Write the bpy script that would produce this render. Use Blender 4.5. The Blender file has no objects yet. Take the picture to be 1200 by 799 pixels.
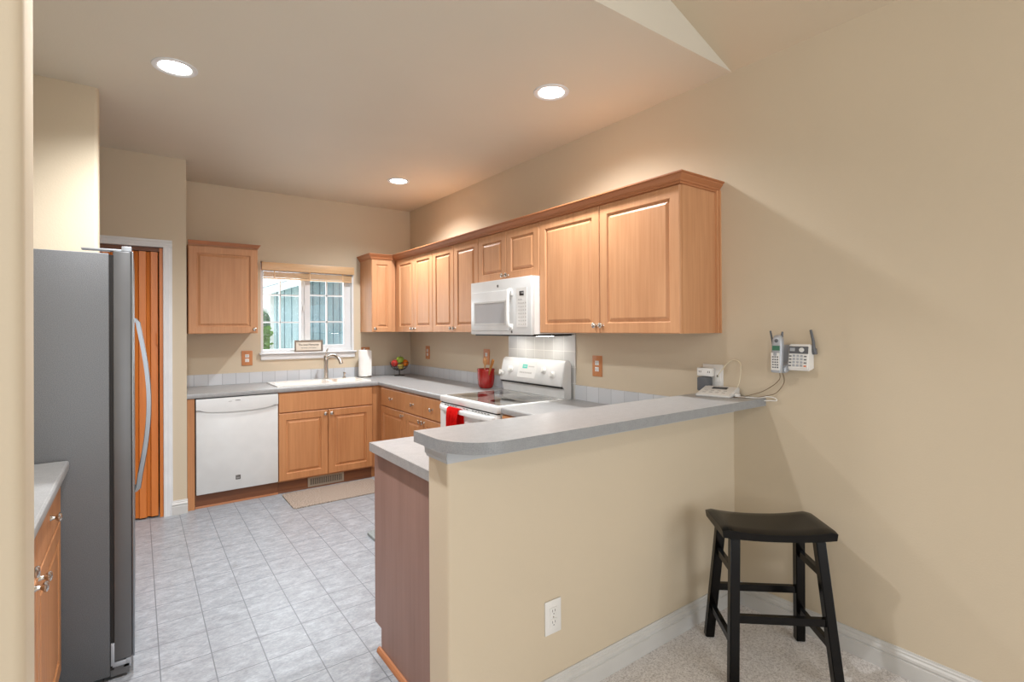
import bpy, bmesh, math, random
from mathutils import Vector, Matrix, noise
random.seed(7)
D = bpy.data; SC = bpy.context.scene; COL = SC.collection
PI = math.pi; R = math.radians

# ------------------------------------------------------------------ camera, world, lights, exposure
cam_d = D.cameras.new('camera'); cam = D.objects.new('camera', cam_d); COL.objects.link(cam)
cam_d.sensor_width = 36.0; cam_d.lens = 601.1/1200*36.0
cam_d.shift_y = -16.9/1200; cam_d.clip_start = 0.02
_yw, _pt, _rl = R(36.148), R(0.188), R(-0.324)
_f = Vector((math.sin(_yw)*math.cos(_pt), math.cos(_yw)*math.cos(_pt), math.sin(_pt)))
_r = Vector((math.cos(_yw), -math.sin(_yw), 0)); _u = _r.cross(_f)
_X = _r*math.cos(_rl)+_u*math.sin(_rl); _Y = -_r*math.sin(_rl)+_u*math.cos(_rl)
cam.matrix_world = Matrix(((_X.x, _Y.x, -_f.x, -2.5), (_X.y, _Y.y, -_f.y, -5.372), (_X.z, _Y.z, -_f.z, 1.4174), (0, 0, 0, 1)))
SC.camera = cam
SC.view_settings.view_transform = 'Standard'; SC.view_settings.look = 'None'
SC.view_settings.gamma = 1.0; SC.view_settings.use_curve_mapping = False
SC.view_settings.exposure = 0.36
W = D.worlds.new('overcast_sky'); SC.world = W; W.use_nodes = True
W.node_tree.nodes['Background'].inputs[0].default_value = (0.86, 0.95, 1.0, 1)
W.node_tree.nodes['Background'].inputs[1].default_value = 2.1

def area(name, loc, target, sx, sy, power, color, spread=PI):
    l = D.lights.new(name, 'AREA'); l.shape = 'RECTANGLE'; l.size = sx; l.size_y = sy; l.energy = power; l.color = color; l.spread = spread
    o = D.objects.new(name, l); COL.objects.link(o); o.location = loc
    o.rotation_euler = (Vector(target)-Vector(loc)).to_track_quat('-Z', 'Y').to_euler(); return o
CAN_W = (0.95, 0.975, 1.0)
# daylight through the windows and glass door of the living room behind the camera
area('daylight_living_room_window', (-1.5, -8.9, 1.5), (-1.5, 0, 1.3), 3.4, 2.2, 76, (0.84, 0.92, 1.0))
area('daylight_side_window', (-5.1, -6.4, 1.5), (0, -5.0, 1.3), 2.0, 1.9, 24, (0.84, 0.92, 1.0))
def bulb(name, loc, power, color, rad):
    l = D.lights.new(name, 'POINT'); l.energy = power; l.color = color; l.shadow_soft_size = rad
    o = D.objects.new(name, l); COL.objects.link(o); o.location = loc
# unseen bulb added as ambient fill; then the fourth kitchen can above the frame
bulb('added_living_room_fill', (-3.0, -6.3, 2.45), 34, (0.97, 0.98, 1.0), .14)
_l = D.lights.new('kitchen_can_above_the_frame', 'SPOT'); _l.energy = 95; _l.color = CAN_W; _l.spot_size = R(150); _l.spot_blend = 1.0; _l.shadow_soft_size = .05
_o = D.objects.new('kitchen_can_above_the_frame', _l); COL.objects.link(_o); _o.location = (-2.343, -3.5, 2.70)
# daylight coming in at the kitchen window
area('daylight_kitchen_window', (-1.1, 0.22, 1.6), (-1.1, -5, 1.0), 0.85, 0.75, 14, (0.85, 0.94, 1.0))

# ------------------------------------------------------------------ materials
def srgb(r, g, b):
    f = lambda c: (c/255/12.92) if c/255 <= 0.04045 else ((c/255+0.055)/1.055)**2.4
    return (f(r), f(g), f(b), 1)
class NT:
    def __init__(s, name):
        s.m = D.materials.new(name); s.m.use_nodes = True; s.t = s.m.node_tree; s.b = s.t.nodes['Principled BSDF']
    def n(s, typ, **k):
        nd = s.t.nodes.new(typ)
        for a, v in k.items():
            if a.startswith('i_'):
                nd.inputs[a[2:].replace('_', ' ')].default_value = v
            else: setattr(nd, a, v)
        return nd
    def l(s, a, b): s.t.links.new(a, b)
    def setp(s, **k):
        for a, v in k.items(): s.b.inputs[a.replace('_', ' ')].default_value = v
    def coord(s, scale=(1, 1, 1), loc=(0, 0, 0), rot=(0, 0, 0)):
        c = s.n('ShaderNodeTexCoord'); m = s.n('ShaderNodeMapping'); m.inputs['Scale'].default_value = scale
        m.inputs['Location'].default_value = loc; m.inputs['Rotation'].default_value = rot
        s.l(c.outputs['Object'], m.inputs['Vector']); return m.outputs['Vector']
    def noise(s, vec, scale, detail=3, rough=0.5, dist=0.0):
        n = s.n('ShaderNodeTexNoise'); n.inputs['Scale'].default_value = scale; n.inputs['Detail'].default_value = detail
        n.inputs['Roughness'].default_value = rough; n.inputs['Distortion'].default_value = dist
        s.l(vec, n.inputs['Vector']); return n.outputs['Fac']
    def ramp(s, fac, stops):
        r = s.n('ShaderNodeValToRGB'); e = r.color_ramp.elements
        while len(e) < len(stops): e.new(0.5)
        for i, (p, c) in enumerate(stops): e[i].position = p; e[i].color = c
        s.l(fac, r.inputs['Fac']); return r.outputs['Color']
    def mix(s, fac, a, b, mode='MIX'):
        m = s.n('ShaderNodeMix', data_type='RGBA', blend_type=mode)
        for sock, v in ((m.inputs[0], fac), (m.inputs[6], a), (m.inputs[7], b)):
            if hasattr(v, 'is_linked'): s.l(v, sock)
            else: sock.default_value = v
        return m.outputs[2]
    def bump(s, h, strength, dist=0.001):
        b = s.n('ShaderNodeBump'); b.inputs['Strength'].default_value = strength; b.inputs['Distance'].default_value = dist
        s.l(h, b.inputs['Height']); s.l(b.outputs['Normal'], s.b.inputs['Normal'])
def plain(name, col, rough=0.5, metal=0.0, spec=0.5, bump=None, coat=0.0, emit=None):
    m = NT(name); m.setp(Roughness=rough, Metallic=metal, Specular_IOR_Level=spec, Coat_Weight=coat)
    v = m.coord(); f = m.noise(v, 9.0, 2)
    c2 = tuple(min(1, x*0.94) for x in col[:3])+(1,)
    m.l(m.ramp(f, [(0.3, c2), (0.7, col)]), m.b.inputs['Base Color'])
    if bump: m.bump(m.noise(v, bump[0], 3), bump[1], bump[2])
    if emit: m.setp(Emission_Color=emit[0], Emission_Strength=emit[1])
    return m.m
def wall_paint(name, col):
    m = NT(name); m.setp(Roughness=0.62, Specular_IOR_Level=0.3)
    v = m.coord(); f = m.noise(v, 1.2, 3)
    c2 = tuple(x*0.96 for x in col[:3])+(1,)
    m.l(m.ramp(f, [(0.3, c2), (0.7, col)]), m.b.inputs['Base Color'])
    m.bump(m.noise(v, 130, 2, 0.5), 0.22, 0.002); return m.m
def wood(name, light, dark, rough=0.5, horiz=False, scale=1.0):
    m = NT(name); m.setp(Roughness=rough, Specular_IOR_Level=0.5, Coat_Weight=0.04, Coat_Roughness=0.4)
    s = (2.4, 2.4, 60) if horiz else (60, 60, 2.4)
    sv = tuple(x*scale for x in s)
    oi = m.n('ShaderNodeObjectInfo'); v0 = m.coord(sv)
    ad = m.n('ShaderNodeVectorMath', operation='ADD'); sc = m.n('ShaderNodeVectorMath', operation='SCALE'); sc.inputs['Scale'].default_value = 17.0
    cb = m.n('ShaderNodeCombineXYZ')
    for i in range(3): m.l(oi.outputs['Random'], cb.inputs[i])
    m.l(cb.outputs[0], sc.inputs[0]); m.l(v0, ad.inputs[0]); m.l(sc.outputs[0], ad.inputs[1]); v = ad.outputs[0]
    f1 = m.noise(v, 1.0, 4, 0.6, 0.4)
    v2 = m.coord((6, 6, 1.2) if not horiz else (1.2, 1.2, 6)); f2 = m.noise(v2, 1.0, 3, 0.5, 0.6)
    c1 = m.ramp(f1, [(0.2, dark), (0.75, light)])
    c = m.mix(0.35, c1, m.ramp(f2, [(0.3, dark), (0.7, tuple(min(1, x*1.12) for x in light[:3])+(1,))]))
    m.l(c, m.b.inputs['Base Color']); m.bump(f1, 0.05, 0.001); return m.m
M = {}
M['wall'] = wall_paint('tan_wall_paint', srgb(206, 191, 167))
M['ceil'] = wall_paint('ceiling_paint', srgb(214, 206, 190))
M['base'] = plain('baseboard_paint', srgb(204, 202, 198), 0.4)
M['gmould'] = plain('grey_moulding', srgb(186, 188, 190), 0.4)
M['trim'] = plain('white_trim_paint', srgb(222, 223, 224), 0.35)
M['wood'] = wood('maple_cabinet_wood', srgb(206, 154, 112), srgb(180, 124, 82))
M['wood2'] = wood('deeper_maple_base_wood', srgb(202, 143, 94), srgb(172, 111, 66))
M['woodh'] = wood('maple_wood_horizontal', srgb(206, 154, 112), srgb(180, 124, 82), horiz=True)
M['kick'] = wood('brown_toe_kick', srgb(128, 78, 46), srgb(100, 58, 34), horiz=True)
M['crown'] = wood('crown_wood', srgb(182, 120, 78), srgb(154, 95, 58), horiz=True)
M['panel'] = wood('rosy_end_panel_laminate', srgb(154, 121, 108), srgb(134, 101, 89), rough=0.45, scale=0.7)
M['doorwood'] = wood('orange_accordion_door', srgb(228, 138, 62), srgb(204, 110, 44), rough=0.35)
M['bamboo'] = wood('blind_slats_wood', srgb(226, 194, 152), srgb(200, 160, 116), horiz=True, rough=0.4)
M['nickel'] = plain('satin_nickel', srgb(205, 200, 192), 0.22, 1.0)
M['chrome'] = plain('chrome', srgb(220, 222, 224), 0.12, 1.0)
M['white'] = plain('white_appliance_enamel', srgb(219, 219, 217), 0.28)
M['white2'] = plain('white_plastic', srgb(228, 226, 222), 0.4)
M['sinkw'] = plain('white_sink_enamel', srgb(244, 242, 236), 0.15)
M['greypl'] = plain('grey_plastic', srgb(92, 94, 98), 0.4)
M['silverpl'] = plain('silver_plastic', srgb(176, 180, 186), 0.35, 0.3)
M['black'] = plain('black_plastic', srgb(22, 22, 24), 0.35)
M['dark'] = plain('dark_gap', srgb(30, 26, 24), 0.7)
M['blackwood'] = plain('black_painted_wood', srgb(5, 4, 4), 0.22, spec=0.25, bump=(25, 0.05, 0.001))
M['red'] = plain('red_glaze', srgb(160, 22, 14), 0.12, coat=0.6)
M['redcloth'] = plain('red_towel_cloth', srgb(228, 24, 20), 0.9, spec=0.1, bump=(160, 0.9, 0.004))
M['paper'] = plain('paper_towel', srgb(246, 244, 240), 0.9, bump=(120, 0.3, 0.001))
M['spoon'] = wood('utensil_wood', srgb(214, 160, 104), srgb(180, 120, 66))
M['spoond'] = wood('dark_utensil_wood', srgb(196, 130, 50), srgb(120, 66, 20))
M['apple_r'] = plain('red_apple_skin', srgb(178, 44, 36), 0.3)
M['apple_g'] = plain('green_apple_skin', srgb(154, 178, 66), 0.3)
M['apple_y'] = plain('yellow_apple_skin', srgb(206, 184, 90), 0.3)
M['orange'] = plain('orange_peel', srgb(236, 128, 20), 0.4, bump=(90, 0.3, 0.001))
M['avo'] = plain('dark_fruit_skin', srgb(44, 34, 24), 0.45)
M['wire'] = plain('dark_wire', srgb(52, 48, 46), 0.4, 0.7)
M['cable'] = plain('beige_cable', srgb(226, 214, 186), 0.5)
M['cabled'] = plain('brown_cable', srgb(128, 108, 84), 0.5)
M['brass'] = plain('pale_vent_metal', srgb(176, 162, 144), 0.4, 0.4)
M['signframe'] = plain('grey_brown_wood_frame', srgb(132, 118, 104), 0.6)
M['signface'] = plain('cream_sign_face', srgb(228, 220, 206), 0.7)
M['ink'] = plain('dark_lettering', srgb(70, 66, 62), 0.6)
M['lcd'] = plain('green_lcd', srgb(70, 120, 96), 0.3)
M['teal'] = plain('teal_lcd_digits', srgb(60, 168, 150), 0.3, emit=(srgb(60, 168, 150), 0.5))
M['orangebtn'] = plain('orange_button', srgb(226, 120, 60), 0.4)
M['badge'] = plain('grey_badge', srgb(108, 104, 100), 0.3, 0.5)
M['handletrim'] = plain('pale_grey_plastic', srgb(196, 193, 188), 0.4)  # even pale grey of buttons, dial marks and the microwave window frame

def counter_mat(name, base, speck):
    m = NT(name); m.setp(Roughness=0.33, Specular_IOR_Level=0.5)
    v = m.coord(); f = m.noise(v, 420, 2, 0.6); f2 = m.noise(v, 30, 4, 0.6)
    c = m.ramp(f, [(0.36, speck), (0.52, base), (0.7, tuple(min(1, x*1.12) for x in base[:3])+(1,))])
    c = m.mix(0.3, c, m.ramp(f2, [(0.35, speck), (0.65, base)])); m.l(c, m.b.inputs['Base Color']); return m.m
M['counter'] = counter_mat('grey_laminate', srgb(162, 161, 160), srgb(134, 133, 132))
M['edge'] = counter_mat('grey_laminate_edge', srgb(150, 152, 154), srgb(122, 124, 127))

def tiles(name, vecmode, sx, sy, base, grout, var=0.5, gw=0.02, rough=0.3, off=(0, 0, 0), bumps=0.3, stone=False):
    m = NT(name); m.setp(Roughness=rough)
    c = m.n('ShaderNodeTexCoord'); sp = m.n('ShaderNodeSeparateXYZ'); m.l(c.outputs['Object'], sp.inputs[0])
    ax = {'xy': (0, 1), 'xz': (0, 2), 'yz': (1, 2)}[vecmode]
    def grid(k, size, o):
        a = m.n('ShaderNodeMath', operation='ADD'); m.l(sp.outputs[k], a.inputs[0]); a.inputs[1].default_value = o
        d = m.n('ShaderNodeMath', operation='DIVIDE'); m.l(a.outputs[0], d.inputs[0]); d.inputs[1].default_value = size
        fr = m.n('ShaderNodeMath', operation='FRACT'); m.l(d.outputs[0], fr.inputs[0])
        pp = m.n('ShaderNodeMath', operation='PINGPONG'); m.l(fr.outputs[0], pp.inputs[0]); pp.inputs[1].default_value = 0.5
        lt = m.n('ShaderNodeMath', operation='LESS_THAN'); m.l(pp.outputs[0], lt.inputs[0]); lt.inputs[1].default_value = gw*0.1/size
        fl = m.n('ShaderNodeMath', operation='FLOOR'); m.l(d.outputs[0], fl.inputs[0]); return lt.outputs[0], fl.outputs[0]
    g1, i1 = grid(ax[0], sx, off[0]); g2, i2 = grid(ax[1], sy, off[1])
    mx = m.n('ShaderNodeMath', operation='MAXIMUM'); m.l(g1, mx.inputs[0]); m.l(g2, mx.inputs[1])
    cb = m.n('ShaderNodeCombineXYZ'); m.l(i1, cb.inputs[0]); m.l(i2, cb.inputs[1])
    wn = m.n('ShaderNodeTexWhiteNoise', noise_dimensions='3D'); m.l(cb.outputs[0], wn.inputs['Vector'])
    hi = tuple(min(1, x*(1+0.10*var)) for x in base[:3])+(1,); lo = tuple(x*(1-0.14*var) for x in base[:3])+(1,)
    tile = m.ramp(wn.outputs['Value'], [(0, lo), (1, hi)])
    if stone:
        v = m.coord((1, 1.9, 1)); f = m.noise(v, 11, 10, 0.8, 0.25); v3 = m.coord((1, 2, 1)); f3 = m.noise(v3, 60, 4, 0.7)
        st = m.ramp(f, [(0.34, tuple(x*0.50 for x in base[:3])+(1,)), (0.52, base), (0.68, tuple(min(1, x*1.75) for x in base[:3])+(1,))])
        st = m.mix(0.4, st, m.ramp(f3, [(0.35, tuple(x*0.6 for x in base[:3])+(1,)), (0.6, tuple(min(1, x*1.2) for x in base[:3])+(1,))]))
        tile = m.mix(0.9, tile, st)
    col = m.mix(mx.outputs[0], tile, grout); m.l(col, m.b.inputs['Base Color'])
    iv = m.n('ShaderNodeMath', operation='SUBTRACT'); iv.inputs[0].default_value = 1; m.l(mx.outputs[0], iv.inputs[1])
    m.bump(iv.outputs[0], bumps, 0.001); return m.m
M['vinyl'] = tiles('grey_stone_vinyl_tiles', 'xy', 0.187, 0.203, srgb(150, 154, 159), srgb(108, 112, 117), 0.9, 0.022, 0.36, (2.427+1.87, 2.565+2.03), 0.25, True)
M['tile_b'] = tiles('white_backsplash_tiles_back', 'xz', 0.1115, 0.5, srgb(203, 206, 210), srgb(158, 161, 166), 0.5, 0.018, 0.18, (20*.1115+2.095, 0.2))
M['tile_r'] = tiles('white_backsplash_tiles_right', 'yz', 0.1130, 0.5, srgb(203, 206, 210), srgb(172, 175, 180), 0.5, 0.018, 0.18, (.113*40+2.94-.113, 0.2))
M['tile_h'] = tiles('range_backsplash_tiles', 'yz', 0.1125, 0.1125, srgb(200, 199, 196), srgb(226, 225, 220), 0.4, 0.02, 0.2, (.1125*40+2.036, .1125*4-.0125-.0))
def carpet():
    m = NT('beige_grey_carpet'); m.setp(Roughness=0.95, Specular_IOR_Level=0.1)
    v = m.coord(); f = m.noise(v, 130, 4, 0.9); f2 = m.noise(v, 5, 3)
    c = m.ramp(f, [(0.32, srgb(134, 128, 126)), (0.46, srgb(212, 207, 205)), (0.58, srgb(244, 241, 240))])
    c = m.mix(0.12, c, m.ramp(f2, [(0.3, srgb(184, 176, 170)), (0.7, srgb(228, 222, 218))])); m.l(c, m.b.inputs['Base Color'])
    m.bump(m.noise(v, 160, 3, 0.8), 0.6, 0.006); return m.m
M['carpet'] = carpet()
def rugm(name, a, b, c_):
    m = NT(name); m.setp(Roughness=0.95, Specular_IOR_Level=0.1)
    v = m.coord(); f = m.noise(v, 110, 4, 0.9)
    m.l(m.ramp(f, [(0.38, a), (0.5, b), (0.65, c_)]), m.b.inputs['Base Color']); m.bump(f, 0.8, 0.006); return m.m
M['rug'] = rugm('tan_speckled_rug', srgb(104, 90, 80), srgb(158, 142, 128), srgb(206, 194, 180))
M['matg'] = rugm('grey_floor_mat', srgb(120, 124, 122), srgb(146, 150, 148), srgb(168, 170, 168))
def fridge_side():
    m = NT('textured_grey_fridge_steel'); m.setp(Roughness=0.42, Metallic=0.35, Specular_IOR_Level=0.5)
    v = m.coord(); m.setp(Base_Color=srgb(126, 127, 129))
    f = m.noise(v, 380, 2, 0.6); m.l(m.ramp(f, [(0.35, srgb(98, 99, 101)), (0.65, srgb(116, 117, 119))]), m.b.inputs['Base Color'])
    m.bump(f, 0.35, 0.0015); return m.m
M['fside'] = fridge_side()
M['fdoor'] = plain('grey_door_edge_metal', srgb(106, 106, 107), 0.4, 0.3)
M['steel'] = plain('brushed_stainless', srgb(150, 153, 157), 0.36, 1.0)
def glass(name, tint=(1, 1, 1, 1), refl=0.06):
    m = D.materials.new(name); m.use_nodes = True; t = m.node_tree; t.nodes.clear()
    o = t.nodes.new('ShaderNodeOutputMaterial'); a = t.nodes.new('ShaderNodeBsdfTransparent'); g = t.nodes.new('ShaderNodeBsdfGlossy')
    mx = t.nodes.new('ShaderNodeMixShader'); a.inputs[0].default_value = tint; g.inputs['Roughness'].default_value = 0.02; mx.inputs[0].default_value = refl
    t.links.new(a.outputs[0], mx.inputs[1]); t.links.new(g.outputs[0], mx.inputs[2]); t.links.new(mx.outputs[0], o.inputs[0]); return m
M['glass'] = glass('window_glass'); M['screen'] = glass('insect_screen', (0.72, 0.74, 0.75, 1), 0.02)
M['mwglass'] = plain('microwave_window', srgb(176, 178, 180), 0.12)
M['cooktop'] = plain('smooth_grey_glass_cooktop', srgb(120, 116, 110), 0.06, coat=0.5)
M['burner'] = plain('dark_burner_ring', srgb(34, 32, 30), 0.08, coat=0.5)
M['lamp'] = plain('glowing_lamp_lens', (1, 1, 1, 1), 0.5, emit=((1.0, 0.98, 0.95, 1), 14.0))
def siding():
    m = NT('blue_grey_vertical_siding'); m.setp(Roughness=0.8)
    c = m.n('ShaderNodeTexCoord'); sp = m.n('ShaderNodeSeparateXYZ'); m.l(c.outputs['Object'], sp.inputs[0])
    d = m.n('ShaderNodeMath', operation='DIVIDE'); m.l(sp.outputs[0], d.inputs[0]); d.inputs[1].default_value = 0.13
    fr = m.n('ShaderNodeMath', operation='FRACT'); m.l(d.outputs[0], fr.inputs[0])
    lt = m.n('ShaderNodeMath', operation='LESS_THAN'); m.l(fr.outputs[0], lt.inputs[0]); lt.inputs[1].default_value = 0.13
    v = m.coord((9, 1, 0.6)); f = m.noise(v, 1.5, 4)
    b = m.ramp(f, [(0.3, srgb(164, 190, 200)), (0.7, srgb(186, 208, 214))])
    m.l(m.mix(lt.outputs[0], b, srgb(90, 118, 132)), m.b.inputs['Base Color']); return m.m
M['siding'] = siding()
M['leaf'] = rugm('hedge_leaves', srgb(40, 74, 30), srgb(74, 116, 50), srgb(120, 156, 80))
M['leaf2'] = rugm('tree_leaves', srgb(48, 80, 58), srgb(86, 122, 92), srgb(136, 164, 134))
M['bark'] = plain('bark', srgb(90, 76, 62), 0.9)
M['grass'] = rugm('lawn', srgb(70, 92, 50), srgb(96, 120, 66), srgb(124, 142, 90))
M['roof'] = plain('pale_shingles', srgb(170, 182, 190), 0.9)

# ------------------------------------------------------------------ geometry helpers
def bx(bm, x0, x1, y0, y1, z0, z1, bev=0.0, seg=2):
    x0, x1 = sorted((x0, x1)); y0, y1 = sorted((y0, y1)); z0, z1 = sorted((z0, z1))
    vs = [bm.verts.new((x, y, z)) for z in (z0, z1) for y in (y0, y1) for x in (x0, x1)]
    fs = [bm.faces.new([vs[i] for i in f]) for f in ((0, 2, 3, 1), (4, 5, 7, 6), (0, 1, 5, 4), (2, 6, 7, 3), (0, 4, 6, 2), (1, 3, 7, 5))]
    if bev > 0:
        es = list({e for f in fs for e in f.edges})
        bmesh.ops.bevel(bm, geom=es, offset=bev, segments=seg, profile=0.5, affect='EDGES')
def cyl(bm, p0, p1, r0, r1=None, seg=20, caps=True):
    r1 = r0 if r1 is None else r1; p0 = Vector(p0); p1 = Vector(p1); d = (p1-p0).normalized()
    a = d.orthogonal().normalized(); b = d.cross(a)
    rings = []
    for p, r in ((p0, r0), (p1, r1)):
        rings.append([bm.verts.new(p+(a*math.cos(2*PI*i/seg)+b*math.sin(2*PI*i/seg))*r) for i in range(seg)])
    for i in range(seg): bm.faces.new((rings[0][i], rings[0][(i+1) % seg], rings[1][(i+1) % seg], rings[1][i]))
    if caps: bm.faces.new(rings[0][::-1]); bm.faces.new(rings[1])
def lathe(bm, prof, loc=(0, 0, 0), axis=(0, 0, 1), seg=28):
    loc = Vector(loc); d = Vector(axis).normalized(); a = d.orthogonal().normalized(); b = d.cross(a); prev = None
    for r, h in prof:
        if r < 1e-6: ring = [bm.verts.new(loc+d*h)]
        else: ring = [bm.verts.new(loc+d*h+(a*math.cos(2*PI*i/seg)+b*math.sin(2*PI*i/seg))*r) for i in range(seg)]
        if prev is not None:
            n = seg
            for i in range(n):
                j = (i+1) % n
                if len(prev) == 1 and len(ring) > 1: bm.faces.new((prev[0], ring[j], ring[i]))
                elif len(ring) == 1 and len(prev) > 1: bm.faces.new((prev[i], prev[j], ring[0]))
                elif len(ring) > 1: bm.faces.new((prev[i], prev[j], ring[j], ring[i]))
        prev = ring
def sweep(bm, pts, r, seg=8, closed=False, ell=None):
    pts = [Vector(p) for p in pts]; n = len(pts); prev = None; first = None; up = Vector((0, 0, 1))
    for i, p in enumerate(pts):
        if closed: d = pts[(i+1) % n]-pts[i-1]
        else: d = pts[min(i+1, n-1)]-pts[max(i-1, 0)]
        d.normalize()
        if prev is None: a = d.orthogonal().normalized()
        else: a = (a-d*a.dot(d)).normalized()
        b = d.cross(a); rr = r[i] if isinstance(r, (list, tuple)) else r
        ring = [bm.verts.new(p+(a*math.cos(2*PI*k/seg)+b*math.sin(2*PI*k/seg))*rr) for k in range(seg)]
        if prev: 
            for k in range(seg): bm.faces.new((prev[k], prev[(k+1) % seg], ring[(k+1) % seg], ring[k]))
        else: first = ring
        prev = ring
    if closed:
        for k in range(seg): bm.faces.new((prev[k], prev[(k+1) % seg], first[(k+1) % seg], first[k]))
    else: bm.faces.new(first[::-1]); bm.faces.new(prev)
def spline(pts, n=8):
    P = [Vector(p) for p in pts]; out = []
    for i in range(len(P)-1):
        p0 = P[max(i-1, 0)]; p1 = P[i]; p2 = P[i+1]; p3 = P[min(i+2, len(P)-1)]
        for k in range(n):
            t = k/n
            out.append(0.5*((2*p1)+(-p0+p2)*t+(2*p0-5*p1+4*p2-p3)*t*t+(-p0+3*p1-3*p2+p3)*t**3))
    out.append(P[-1]); return out
def prism(bm, poly, z0, z1, bev=0.0, top_only=True):
    """polygon in xy extruded in z"""
    lo = [bm.verts.new((x, y, z0)) for x, y in poly]; hi = [bm.verts.new((x, y, z1)) for x, y in poly]; n = len(poly)
    bm.faces.new(lo[::-1]); t = bm.faces.new(hi)
    for i in range(n): bm.faces.new((lo[i], lo[(i+1) % n], hi[(i+1) % n], hi[i]))
    if bev: bmesh.ops.bevel(bm, geom=list(t.edges), offset=bev, segments=3, profile=0.5, affect='EDGES')
def profile_along(bm, prof, p0, p1, out, up=(0, 0, 1), m0=0.0, m1=0.0):
    """extrude a 2-D profile (out, up) between p0 and p1; m0/m1 mitre the ends by out*m"""
    p0 = Vector(p0); p1 = Vector(p1); o = Vector(out); u = Vector(up); d = (p1-p0).normalized()
    A = [bm.verts.new(p0+o*a+u*b-d*a*m0) for a, b in prof]; B = [bm.verts.new(p1+o*a+u*b+d*a*m1) for a, b in prof]; n = len(prof)
    for i in range(n): bm.faces.new((A[i], A[(i+1) % n], B[(i+1) % n], B[i]))
    bm.faces.new(A[::-1]); bm.faces.new(B)
def tr(bm, mat): bmesh.ops.transform(bm, matrix=mat, verts=bm.verts)
def obj(name, bm, mat, parent=None, smooth=None, loc=None, label=None):
    bmesh.ops.recalc_face_normals(bm, faces=bm.faces)
    me = D.meshes.new(name); bm.to_mesh(me); bm.free(); me.materials.append(mat)
    o = D.objects.new(name, me); COL.objects.link(o)
    if parent: o.parent = parent
    if loc: o.location = loc
    if smooth:
        for p in me.polygons: p.use_smooth = True
        try: me.set_sharp_from_angle(angle=R(smooth))
        except Exception: pass
    if label: o['label'] = label
    return o
def B(): return bmesh.new()
def box(name, mat, x0, x1, y0, y1, z0, z1, parent=None, bev=0.0, label=None):
    b = B(); bx(b, x0, x1, y0, y1, z0, z1, bev); return obj(name, b, mat, parent, 35 if bev else None, label=label)
def tag(o, label, cat, group=None):
    o['label'] = label; o['category'] = cat
    if group: o['group'] = group
    return o
def thing(name, label, cat, loc=(0, 0, 0), rz=0.0, group=None):
    o = D.objects.new(name, None); COL.objects.link(o); o.location = loc; o.rotation_euler = (0, 0, rz); o.empty_display_size = 0.05
    return tag(o, label, cat, group)
def struct(o, label=None, cat=None):
    o['kind'] = 'structure'
    if label: o['label'] = label
    if cat: o['category'] = cat
    return o
def text(name, s, size, mat, parent, loc, rot, ext=0.0006, sx=1.0):
    cu = D.curves.new(name, 'FONT'); cu.body = s; cu.size = size; cu.extrude = ext; cu.align_x = 'CENTER'; cu.align_y = 'CENTER'
    t = D.objects.new(name+'_tmp', cu); COL.objects.link(t); bpy.context.view_layer.update()
    dg = bpy.context.evaluated_depsgraph_get(); me = D.meshes.new_from_object(t.evaluated_get(dg)); D.objects.remove(t)
    me.materials.clear(); me.materials.append(mat)
    o = D.objects.new(name, me); COL.objects.link(o); o.parent = parent; o.location = loc; o.rotation_euler = rot; o.scale = (sx, 1, 1); return o

H = 2.743
XL, YB = -3.45, -9.0        # kitchen's left wall, living room's back wall
XP, YP = -2.19, -0.654      # pantry wall corner
# ------------------------------------------------------------------ setting
WY0, WY1 = -3.898, -3.754   # peninsula half wall
struct(box('floor', M['vinyl'], XL-.1, 0.1, WY0+.03, 0.1, -0.1, 0), 'grey stone patterned vinyl tile kitchen floor', 'floor')
b = B(); bx(b, -5.4, 0.1, YB-.1, WY0+.03, -0.1, 0.004)
struct(obj('floor_carpet', b, M['carpet']), 'light beige grey carpet floor under the stool', 'floor')
# back wall with window opening x -1.545..-.648, z 1.192..2.075
WX0, WX1, WZ0, WZ1 = -1.548, -0.650, 1.192, 2.072
b = B()
bx(b, XL-.1, WX0, 0, 0.16, 0, H); bx(b, WX1, 0.1, 0, 0.16, 0, H)
bx(b, WX0, WX1, 0, 0.16, 0, WZ0); bx(b, WX0, WX1, 0, 0.16, WZ1, H)
struct(obj('wall_back', b, M['wall']), 'tan painted kitchen back wall around the window', 'wall')
struct(box('wall_right', M['wall'], 0, 0.12, YB, 0.0, 0, H+.02), 'long tan painted wall on the right', 'wall')
# pantry wall with door opening
b = B(); DX0, DX1, DZ = -3.10, -2.34, 2.047
bx(b, XP-.10, XP, YP+.001, 0, 0, H)
o_ = bmesh.ops  # keep the outside corner slightly rounded
bx(b, DX1, XP-.0, YP, YP+.11, 0, H, 0.0); bx(b, XL, DX0, YP, YP+.11, 0, H); bx(b, DX0, DX1, YP, YP+.11, DZ, H)
struct(obj('wall_pantry', b, M['wall']), 'tan wall with the pantry doorway', 'wall')
def bullnose(name, x0, x1, y0, y1, rad, label, mat):
    """wall stub that ends at x1 with rounded corners"""
    pts = [(x0, y0), (x1-rad, y0)]+[(x1-rad+rad*math.sin(a), y0+rad-rad*math.cos(a)) for a in [PI/2*k/8 for k in range(1, 9)]]
    pts += [(x1-rad+rad*math.cos(a), y1-rad+rad*math.sin(a)) for a in [PI/2*k/8 for k in range(0, 9)]]+[(x0, y1)]
    b = B(); prism(b, pts, 0, H+1.7 if name == 'wall_foreground' else H)
    return struct(obj(name, b, mat, smooth=30), label, 'wall')
bullnose('wall_fridge', XL, -2.669, -1.783, -1.65, 0.022, 'tan wall stub behind the refrigerator', M['wall'])
bullnose('wall_foreground', XL, -2.669, -4.076, -3.945, 0.022, 'tan rounded wall edge at the left in front of the camera', M['wall'])
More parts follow.
